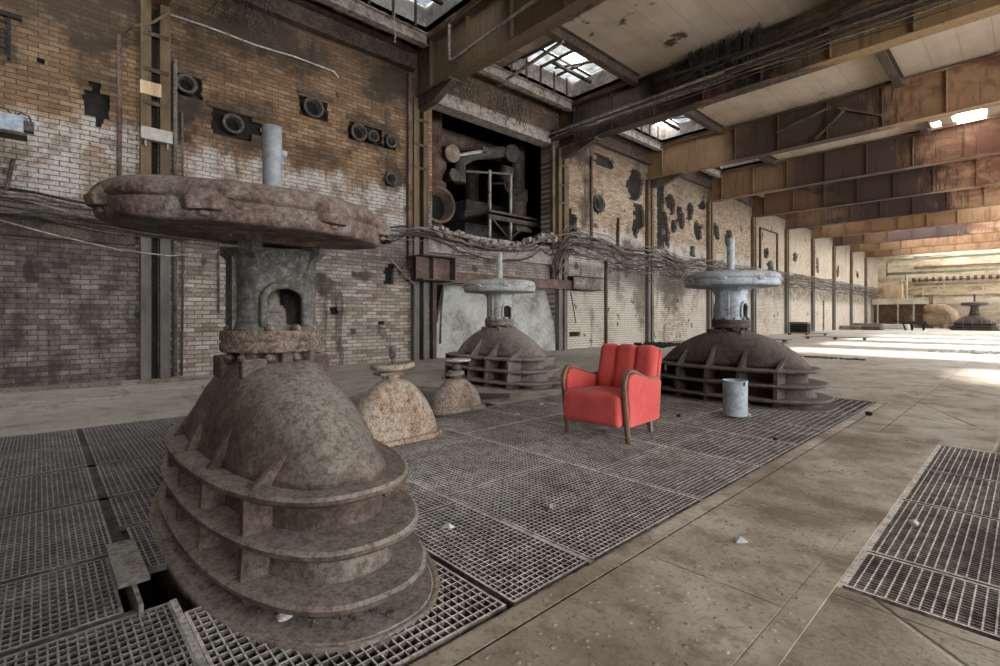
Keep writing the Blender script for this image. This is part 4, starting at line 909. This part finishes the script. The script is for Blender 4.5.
# ================================================================== GRATINGS
def grating(x0, x1, y0, y1, label, px=.033, py=.033, mat='grate', depth=.028, group='floor gratings', tx=.0065, ty=.0065, tilt=None):
    root = empty('floor_grating', ((x0+x1)/2,(y0+y1)/2,0), 0, label, 'grating', group); w, d = x1-x0, y1-y0
    m = M[mat]; fr = MB(); a, b = w/2, d/2; t_ = .012; D = depth
    fr.box(-a,a,-b,-b+t_,-D,0).box(-a,a,b-t_,b,-D,0).box(-a,-a+t_,-b+t_,b-t_,-D,0).box(a-t_,a,-b+t_,b-t_,-D,0)
    fr.build('edge_frame', m, root)
    mb = MB(); n = max(1,round(d/py))
    for i in range(1,n): y = -b+d*i/n; mb.box(-a+t_,a-t_,y-ty/2,y+ty/2,-D+.002,-.002)
    mb.build('cross_bars', m, root)
    mb = MB(); n = max(1,round(w/px))
    for i in range(1,n): x = -a+w*i/n; mb.box(x-tx/2,x+tx/2,-b+t_,b-t_,-D+.001,-.001)
    mb.build('long_bars', m, root)
    if tilt: root.rotation_euler = tilt
    return root
def beam_grid(items):   # supporting flats between gratings
    mb = MB()
    for a in items: mb.box(*a, -.16, -.004)
    return mb
# left field (toward the brick wall, near the camera)
bx = [-6.64,-5.76,-4.92,-3.98,-3.02,-2.38,-1.40]
names = ['beside the concrete strip','second out from the concrete strip','third out from the concrete strip','left of the steel beam stub','right under the steel beam stub','at the near foot of the foreground valve']
for i in range(6):
    y1 = .27 if i < 4 else .24 if i < 5 else .385
    grating(bx[i]+.02,bx[i+1]-.02,-1.15,y1,'worn grating %s, nearest row' % names[i], .042,.026, mat='grate_dark')
for i in range(6): grating(bx[i]+.02,bx[i+1]-.02,-2.4,-1.2,'grating in the row behind, %s' % names[i], .05,.026)
for i in range(3):
    grating(bx[i]+.02,bx[i+1]-.02,.32,1.36,'bright worn grating behind the foreground valve, %s' % ['beside the far concrete strip','middle of three','closest to the valve'][i], .05,.033, mat='grate_dark')
grating(bx[3]+.02,bx[4]-.36,.32,1.36,'short grating tucked against the left of the foreground valve',.05,.033, mat='grate_dark')
for i in range(3):
    grating(bx[i]+.02,bx[i+1]-.02,1.42,2.9,'dusty grating beyond the foreground valve, %s' % ['beside the far concrete strip','middle of three','left of the cream bell valve'][i], .04,.033, mat='grate_dark')
for i in range(2):
    grating(bx[i]+.02,bx[i+1]-.02,2.96,4.33,'dusty grating left of the tan bell valve, %s' % ['beside the far concrete strip','nearer to the valve'][i], .04,.033, mat='grate_dark')
grating(-3.0,-2.26,-.10+.5,-.10+.56,'sliver of grating under the foreground valve',.05,.03) if False else None
grating(-2.24,-1.42,.41,1.36,'small worn grating at the near foot of the foreground valve',.045,.034,'grate')
# middle field rows
def row(y0, y1, xs, tagt, **k):
    for i in range(len(xs)-1):
        grating(xs[i]+.012, xs[i+1]-.012, y0+.012, y1-.012, 'mesh grating %s, %s from kerb' % (tagt, ORD[len(xs)-2-i]), **k)
row(1.38,1.90,[-3.98,-3.2,-2.41,-1.40],'in the narrow row right of the foreground valve')
row(1.90,3.04,[-4.74,-3.56,-2.53,-1.40],'in the first wide row right of the foreground valve')
row(3.04,4.05,[-4.74,-3.78,-3.0,-2.19,-1.40],'in the row under the red armchair front')
row(4.05,4.96,[-4.70,-3.78,-3.0,-2.19,-1.40],'in the row under the red armchair back', px=.045, mat='grate')
row(4.96,5.80,[-4.70,-3.78,-2.6,-1.40],'in the row holding the zinc can', px=.06)
row(5.80,6.80,[-4.70,-3.78,-2.6,-1.40],'in the row along the front of the dark ribbed valve', px=.07)
row(6.80,8.18,[-4.70,-3.2,-1.40],'in the last row around the dark ribbed valve', px=.08, py=.06)
# right pit
rx = [-.553,.42,1.3,2.18]; ry = [2.5,2.96,3.96,4.86,5.88]
for j in range(4):
    for i in range(3):
        grating(rx[i]+.008, rx[i+1]-.008, ry[j]+.012, ry[j+1]-.012, 'slot grating of right hand pit, %s row from near end, %s column' % (ORD[j], ORD[i]), px=.036, py=.026, mat='grate_warm', depth=.03, group='gratings of the right hand pit', tx=.006, ty=.004)
# supports
it = [(-1.40,-1.38,-3,8.2)]
it.append((-6.66,-3.05,.272,.318)); it.append((-6.66,-3.5,1.34,1.44))
grating(-3.35,-2.74,.345,.50,'narrow strip of grating between the steel beam stub and the foreground valve',.042,.03, mat='grate_dark')
for y in (-1.175,): it.append((-6.66,-1.4,y-.03,y+.03))
for y in (1.9,3.04,4.05,4.96,5.80,6.80): it.append((-4.72,-1.4,y-.02,y+.02))
for x in bx[1:4]: it.append((x-.03,x+.03,-3,1.34 if x>-5 else 4.3))
it.append((-3.05,-2.99,-3,.0)); it.append((-2.40,-2.36,-3,.3)); it.append((-4.76,-4.70,1.3,8.2)); it.append((-3.80,-3.77,3.06,6.8)); it.append((-6.66,-4.7,4.33,4.38))
it.append((-2.38,-1.4,.385,.41))
itd = [a for a in it if a[0] < -6.5 or (a[1] < -3.9) or a[3] < .35]
it = [a for a in it if a not in itd]
struct(beam_grid(itd).build('trim_9', M['packed_dirt']), 'dark flat bearers between the gratings on the left')
struct(beam_grid(it).build('trim_6', M['grate']), 'flat steel bearers between the floor gratings')
struct(MB().box(-.56,2.2,5.88,5.9,-.2,-.0).box(-.56,-.545,2.48,5.9,-.2,0).box(-.56,2.2,2.95,2.97,-.2,-.006).box(-.56,2.2,3.95,3.97,-.2,-.006).box(-.56,2.2,4.85,4.87,-.2,-.006).build('trim_7', M['grate_warm']), 'flat steel bearers of the right hand pit')
struct(MB().box(-6.64,-3.02,-3,1.36,-.05,-.031).box(-3.02,-1.42,-3,.24,-.05,-.031).box(-3.02,-2.95,.24,1.36,-.05,-.031).box(-2.36,-1.42,.24,.38,-.05,-.031).build('hole_shade_backing0', M['packed_dirt']), 'dirt packed under the left hand gratings')
# concrete pads the big valves sit in
def pad(cx, cy, a, b, z0, z1, name, lb, mat='rust_dark'):
    tag(MB().loft([se(a,b,56,3,z0,(cx,cy)),se(a,b,56,3,z1,(cx,cy))],False).build(name, M[mat]), lb, 'base')
pad(-2.88,.95,1.15,.5,-1.6,-.085,'valve_plinth','iron pipe body below the foreground valve in the pit','rust_dark')
pad(-2.91,7.22,1.2,.5,-1.6,-.085,'valve_plinth','iron pipe body below the dark ribbed valve in the pit')
# dirt skirt around the foreground valve
mb = MB(); rd = random.Random(4); r1 = se(1.29,.495,90,2.5,-.05); r2 = [Vector((p.x*(1.012+rd.uniform(0,.01)), p.y*(1.03+rd.uniform(0,.02)), -.004)) for p in r1]; r0 = [Vector((p.x*.99,p.y*.99,.0)) for p in r1]; rm = [Vector((p.x*.99,p.y*.99,-.06)) for p in r1]; rbm = [Vector((p.x,p.y,-.06)) for p in r2]
mb.loft([r0,[Vector((p.x,p.y,.006)) for p in r2],rbm,rm],True,False,False)
tag(mb.build('dirt_skirt', M['rust'], loc=(-2.88,.95,0)), 'caked dirt around the foot of the foreground valve', 'dirt', kind='stuff')
tag(MB().box(-6.66,-1.38,-3.,-2.9,-.3,0).build('pit_edge', M['steel_grey']), 'steel edge of the grating field behind the camera', 'edge')
# steel beam stub over the gap
root = empty('steel_beam_stub', (-2.72,.285,0), 0, 'short grey I-beam laid over the open gap left of the foreground valve', 'beam')
MB().box(-.28,.21,-.055,.055,.045,.062).build('top_flange', M['steel_grey'], root, bevel=.003); MB().box(-.28,.40,-.008,.008,-.2,.045).build('web', M['steel_grey'], root); MB().box(-.28,.40,-.055,.055,-.22,-.2).build('bottom_flange', M['steel_grey'], root)
# tread plates
py = [-1.2,-.05,1.05,2.14,3.24,4.35,6.05]
pl = ['at the lower frame edge','beside the narrow grating row','beside the wide grating row','level with the red armchair','level with the zinc can','last one before the open floor']
for i in range(6):
    tag(MB().box(-1.281,-.665,py[i]+.004,py[i+1]-.004,.0005,.004).build('tread_plate', M['tread'], bevel=.002), 'dusty studded steel floor plate %s' % pl[i], 'floor plate', 'studded plates between the two pits')
# floor slabs by the wall
rs = random.Random(9)
sl = [(-9.3,-.9,.6,.45,0.),(-9.25,-.2,.7,.5,.05),(-9.1,.6,.8,.5,-.04),(-9.35,1.35,.55,.8,.06),(-8.8,2.2,.7,.6,-.05),(-9.5,3.1,.6,.8,.12)]
for i, (x,y,w,d,a) in enumerate(sl):
    tag(MB().cbox((0,0,.012),(w,d,.024)).build('cover_slab', M['floor'], loc=(x,y,.001+.001*i), rz=a, bevel=.004), '%s loose cover slab on the floor along the brick wall, counted from the left' % ORD[i], 'slab', 'loose slabs along the wall')
tag(MB().bar((-10.55,-.9,.03),(-10.4,1.0,.04),.22,.06).build('floor_plank', M['plank']), 'thin plank lying at the foot of the wall left of the first column', 'plank')
tag(MB().bar((-10.2,1.2,.03),(-10.1,3.0,.04),.06,.05).build('floor_plank', M['plank']), 'thin plank lying at the foot of the wall right of the first column', 'plank')

# ---- small debris
for (x,y,z,r,mt,lb) in ((-1.93,.68,.012,.030,'rubble_light','pale stone lying on the base of the foreground valve'),(-1.95,2.23,.015,.028,'rubble_light','pale pebble on the square mesh grating in the wide row'),(-.43,3.5,.015,.03,'rubble_light','pale pebble on the right hand pit grating'),
    (-2.72,5.30,.02,.03,'soot_shade','black lump on the grating near the zinc can'),(-1.6,4.95,.02,.025,'soot_shade','black lump on the grating beside the kerb'),(-1.27,7.0,.02,.04,'soot_shade','black lump at the kerb by the dark ribbed valve'),(-2.2,5.95,.02,.035,'rubble_light','pale lump right of the zinc can')):
    tag(MB().rock((0,0,0),r,int(abs(x*100))).build('stone', M[mt], loc=(x,y,z)), lb, 'stone')
for (x,y,a,lb) in ((-2.15,1.62,.4,'crumpled foil scrap on the narrow row of gratings'),(-4.3,4.75,.8,'white paper scrap beside the grey ribbed valve'),(-4.05,4.05,.1,'white paper scrap right of the tan bell valve'),(-1.0,2.6,.7,'white paper scrap on the studded plates')):
    tag(MB().add([(-.03,-.02,.003),(.03,-.025,.012),(.035,.02,.004),(-.025,.025,.02),(0,0,.03)],[(0,1,4),(1,2,4),(2,3,4),(3,0,4),(3,2,1,0)]).build('paper_scrap', M['paper'], loc=(x,y,.001), rz=a), lb, 'scrap')
mb = MB(); rg = random.Random(13)
for _ in range(900):
    u = rg.random()
    if u < .45: x, y = rg.uniform(-1.3,-.6), rg.uniform(1.,6.); z = .012
    elif u < .8: x, y = rg.uniform(-10.8,-6.7), rg.uniform(-1,9); z = .003
    else: x, y = rg.uniform(-6,-.0), rg.uniform(8.3,16); z = .003
    mb.rock((x,y,z), rg.uniform(.003,.0075), _)
tag(mb.build('floor_grit', M['rubble']), 'fine grit scattered over the floor and plates', 'grit', kind='stuff')
mb = MB()
for _ in range(150):
    th = rg.uniform(math.pi*.9,math.pi*2.05); k = rg.uniform(.88,.98)
    mb.rock((-2.88+1.24*k*math.cos(th)*1., .95+.475*k*math.sin(th), .008), rg.uniform(.006,.02), _+1000)
tag(mb.build('rust_flakes', M['rust_dark']), 'rust flakes lying on the lowest ring of the foreground valve', 'flakes', kind='stuff')
mb = MB()
for _ in range(110):
    x = rg.uniform(-1.1,1.1); mb.rock((-2.91+x, 7.22-.60*max(0,1-abs(x/1.3)**2.5)**(1/2.5)*rg.uniform(.9,.98), .01), rg.uniform(.01,.03), _+2000)
tag(mb.build('rust_flakes', M['rust_dark']), 'rust flakes lying on the lowest ring of the dark ribbed valve', 'flakes', kind='stuff')
# floor debris further off
def heap(x, y, w, d, n, r, mat, label, s):
    q = random.Random(s); mb = MB()
    for i in range(n): mb.rock((q.uniform(-w,w),q.uniform(-d,d),r*.3), q.uniform(.4,1)*r, s*50+i, .5)
    tag(mb.build('debris_heap', M[mat], loc=(x,y,0)), label, 'debris', kind='stuff')
heap(-9.8,17.5,.8,1.0,60,.16,'soot_shade','dark heap of debris by the foot of the fourth column',1)
heap(-10.5,22.0,.3,2.6,70,.10,'rubble','low line of rubble along the wall past the fourth column',2)
heap(-4.2,15.6,1.3,.10,90,.07,'steel_brown','thin line of dark debris across the open floor',3)
heap(-1.0,21.5,1.3,.8,60,.08,'rubble_light','pale debris strewn far right on the open floor',4)
for i,(x,y,w,d,lb) in enumerate(((-8.6,23.5,3.2,.5,'low timber pallet on the floor beyond the dark ribbed valve'),(-7.6,20.8,2.6,.45,'second low timber pallet nearer than the first'),(-9.2,34,2.2,.6,'long low slab on the floor halfway down the hall'),(-6.5,28.5,2.8,.25,'narrow plank strip on the bright floor halfway down'))):
    root = empty('floor_pallet', (x,y,0), R(8 if i != 3 else 0), lb, 'pallet')
    for q in range(3): MB().box(-w/2,w/2,-d/2+q*d/3+.02,-d/2+(q+1)*d/3-.02,.10,.13).build('board', M['plank'], root)
    for s_ in (-.42,0,.42): MB().box(w*s_-.05,w*s_+.05,-d/2,d/2,0,.10).build('bearer', M['steel_brown'], root)
root = empty('dark_crate', (-10.3,36.6,0), 0, 'dark open crate by the wall at the seventh column', 'crate')
MB().box(-.5,.5,-.35,.35,0,.04).box(-.5,.5,-.35,-.31,.04,.75).box(-.5,.5,.31,.35,.04,.75).box(-.5,-.46,-.31,.31,.04,.75).box(.46,.5,-.31,.31,.04,.75).build('body', M['soot_shade'], root)
MB().box(-.53,.53,-.38,-.35,.62,.75).box(-.53,-.5,-.38,.38,.62,.75).box(.5,.53,-.38,.38,.62,.75).build('rim', M['plank'], root)
for i,(x,y,w,h,lb,mt) in enumerate(((-10.2,50,1.4,.35,'first low block of stacked slabs along the far wall foot','plank'),(-8.8,50,1.2,.3,'second low block of stacked slabs along the far wall foot','steel_brown'),(-10.0,55,2.4,.5,'third block of stacked slabs farther along the wall','plank'),(-7.9,54,1.8,.45,'whitish block of stacked slabs before the end wall','rubble_light'))):
    mb = MB(); 
    for q in range(3): mb.cbox((rs.uniform(-.05,.05),rs.uniform(-.05,.05),h*(q+.5)/3),(w,1.2,h/3*.9))
    tag(mb.build('slab_stack', M[mt], loc=(x,y,0), bevel=.01), lb, 'slab stack')
root = empty('hand_cart', (-6.6,50.5,0), R(15), 'dark two wheeled hand cart standing far off before the end wall', 'cart')
for s_ in (-.35,.35):
    pts = [(s_+.6,.32*math.cos(a*math.pi/8),.34+.32*math.sin(a*math.pi/8)) for a in range(17)]; MB().tube(pts,.04,6).cyl((s_+.6,0,.02),(s_+.6,0,.66),.02,6).cyl((s_+.6,-.32,.34),(s_+.6,.32,.34),.02,6).build('wheel', M['soot_shade'], root)
MB().box(-.1,1.1,-.3,.3,.5,.75).build('tray', M['soot_shade'], root, bevel=.03); MB().bar((-.1,-.25,.55),(-1.0,-.25,.85),.05,.05).bar((-.1,.25,.55),(-1.0,.25,.85),.05,.05).build('handle', M['soot_shade'], root); MB().bar((-.3,-.25,.55),(-.15,-.25,0.0),.05,.05).bar((-.3,.25,.55),(-.15,.25,0.0),.05,.05).build('leg', M['soot_shade'], root)

# ================================================================== FAR END
YE = 62.0
root = empty('end_gantry', (-10.9,YE,0), 0, 'tan steel gantry platform with railing across the end wall', 'gantry')
MB().box(0,12,-.3,2.6,2.45,2.6).box(0,12,-.35,-.3,2.3,2.85).build('deck', M['far_rail'], root)
MB().box(4.4,4.7,-.4,-.2,0,3.2).build('post', M['far_rust'], root)
for x in (.4,2.0,3.2): MB().box(x,x+.12,-.3,-.2,0,2.4).build('post', M['far_rail'], root)
for x in (3.9,5.0,5.4,8.0,10.7): MB().box(x,x+.10,-.35,-.27,2.85,4.0 if x != 5.4 else 4.9).build('rail_post', M['far_rail'], root)
MB().box(3.2,12,-.35,-.29,3.9,4.0).box(4.7,12,-.35,-.29,3.35,3.42).build('handrail', M['far_rail'], root)
tag(MB().box(-10.9,-6.9,63.4,63.5,0,2.4).build('rust_panel', M['far_rust']), 'row of dark rusty panels under the left part of the gantry', 'panel')
root = empty('tan_cabinet', (-10.2,YE+.3,2.6), 0, 'tan upright cabinet on the left of the end gantry', 'cabinet')
MB().box(0,1.6,0,.8,.0,1.7).build('body', M['tan_cab'], root, bevel=.02)
for q in range(3): MB().box(.05+q*.52,.53+q*.52,-.03,0,.08,1.62).build('door', M['tan_cab'], root, bevel=.01)
tag(MB().cyl((-9.8,YE+.2,5.35),(1.5,YE+.2,5.35),.13,14).build('green_pipe', M['green_pipe']), 'long green horizontal pipe above the end gantry', 'pipe')
tag(MB().tube([(-9.8,YE+.6,5.1),(-9.8,YE+.6,6.4),(-9.6,YE+.6,6.7),(1.5,YE+.6,6.75)],.11,10).build('green_pipe', M['green_pipe']), 'upper green pipe with a bend at its left end above the end gantry', 'pipe')
for i,(x,h) in enumerate(((-8.7,2.0),(-8.3,2.6))): tag(MB().cyl((x,YE+.5,2.6),(x,YE+.5,2.9+h),.1,10).build('end_pipe', M['far_rail']), '%s upright pipe right of the tan cabinet' % ['left','right'][i], 'pipe')
for i,z in enumerate((3.2,4.3,4.75,6.1,7.1)): tag(MB().cyl((-8.,64.89,z),(1.5,64.89,z),.09,10).build('end_pipe', M['tank_tan']), '%s horizontal pipe up the end wall' % ORD[i], 'pipe', 'pipes on the end wall')
mb = MB(); x = -8.
while x < 1: mb.cyl((x,64.72,4.6),(x,64.72,5.0),.12,8); x += .5
tag(mb.build('insulator_row', M['steel_brown']), 'row of small dark insulators along the end wall pipes', 'insulators', kind='stuff')
root = empty('curved_pipe', (-6.4,YE-1.2,0), 0, 'fat tan curved pipe arching beside a tank under the gantry', 'pipe')
MB().tube([(-.3,0,1.75),(.5,0,1.95),(1.2,0,1.8),(1.6,0,1.4),(1.75,0,.9),(1.8,0,.3)],.38,18).build('bend', M['tank_tan'], root); MB().lathe([(.42,.0),(.5,.08),(.5,.3),(.42,.38)],18,c=(1.8,0,.0)).build('flange', M['far_rust'], root)
root = empty('round_tank', (-5.9,YE-.4,0), 0, 'tan barrel shaped tank under the curved pipe near the end wall', 'tank')
Mx = Matrix.Translation((-.2,0,.85)) @ Matrix.Rotation(R(90),4,'Y'); MB().lathe([(.1,-.9),(.45,-.8),(.6,-.55),(.62,0),(.6,.55),(.45,.8),(.1,.9)],24,M=Mx).build('shell', M['tank_tan'], root); MB().box(-.8,-.6,-.4,.4,0,.5).box(.2,.4,-.4,.4,0,.5).build('saddle', M['far_rust'], root)
tag(MB().bar((-7.3,YE-1,0.05),(-7.8,YE-1,1.2),.15,.1).build('leaning_plate', M['far_rust']), 'rusty strut leaning left of the tank near the end wall', 'strut')

# ================================================================== LIGHT
az = math.atan2(-.082, 1.377); el = math.atan(.4/math.hypot(.082,1.377))
sd = Vector((-.082,1.377,.402)).normalized()
sun = bpy.data.lights.new('sun','SUN'); sun.energy = 8.; sun.angle = R(2.); sun.color = (1.,.88,.72)
so = bpy.data.objects.new('sun', sun); COL.objects.link(so); so.rotation_euler = sd.to_track_quat('Z','Y').to_euler(); so.location = (0,30,20)
W = bpy.data.worlds.new('sky'); S.world = W; W.use_nodes = True; nt = W.node_tree; nt.nodes.clear()
def wn_(k): return nt.nodes.new(k)
out = wn_('ShaderNodeOutputWorld'); bg = wn_('ShaderNodeBackground'); tc = wn_('ShaderNodeTexCoord'); no = wn_('ShaderNodeTexNoise'); no.inputs['Scale'].default_value = 5; no.inputs['Detail'].default_value = 6
nt.links.new(tc.outputs['Generated'], no.inputs['Vector'])
rp = wn_('ShaderNodeValToRGB'); rp.color_ramp.elements[0].position = .38; rp.color_ramp.elements[0].color = (.60,.68,.78,1); rp.color_ramp.elements[1].position = .62; rp.color_ramp.elements[1].color = (1.,.97,.92,1)
nt.links.new(no.outputs[0], rp.inputs[0]); nt.links.new(rp.outputs[0], bg.inputs[0]); bg.inputs[1].default_value = 1.
# the sun's disc in the sky
dt = wn_('ShaderNodeVectorMath'); dt.operation = 'DOT_PRODUCT'; nt.links.new(tc.outputs['Generated'], dt.inputs[0]); dt.inputs[1].default_value = sd
mr = wn_('ShaderNodeMapRange'); mr.inputs[1].default_value = math.cos(R(2.6)); mr.inputs[2].default_value = math.cos(R(1.4)); mr.inputs[3].default_value = 0.; mr.inputs[4].default_value = 60.; nt.links.new(dt.outputs['Value'], mr.inputs[0])
bg2 = wn_('ShaderNodeBackground'); bg2.inputs[0].default_value = (1.,.93,.8,1); nt.links.new(mr.outputs[0], bg2.inputs[1])
ad = wn_('ShaderNodeAddShader'); nt.links.new(bg.outputs[0], ad.inputs[0]); nt.links.new(bg2.outputs[0], ad.inputs[1]); nt.links.new(ad.outputs[0], out.inputs[0])
bg.inputs[1].default_value = 2.6
# portals guide sampling of sky light through the window bays and roof openings
def portal(loc, rot, sx, sy):
    l = bpy.data.lights.new('window_portal','AREA'); l.shape = 'RECTANGLE'; l.size = sx; l.size_y = sy; l.cycles.is_portal = True
    o = bpy.data.objects.new('window_portal', l); COL.objects.link(o); o.location = loc; o.rotation_euler = rot
portal((9.2,30.4,3.15),(0,R(90),0),4.5,69.5)
for s in SKY:
    if s[2] > 40: continue
    portal(((s[0]+s[1])/2,(s[2]+s[3])/2,ZC+.7),(0,0,0),s[1]-s[0],s[3]-s[2])

# ================================================================== CAMERA
cam = bpy.data.cameras.new('camera'); co = bpy.data.objects.new('camera', cam); COL.objects.link(co); S.camera = co
co.location = (0,0,1.15); co.rotation_euler = (R(90),0,R(47)); cam.sensor_width = 36; cam.lens = 36*494/1000; cam.shift_y = -17/1000; cam.clip_start = .05; cam.clip_end = 300
S.view_settings.view_transform = 'Standard'; S.view_settings.look = 'None'; S.view_settings.gamma = 1; S.view_settings.use_curve_mapping = False
S.view_settings.exposure = 2.35
S.cycles.max_bounces = 8; S.cycles.diffuse_bounces = 5; S.cycles.sample_clamp_indirect = 8
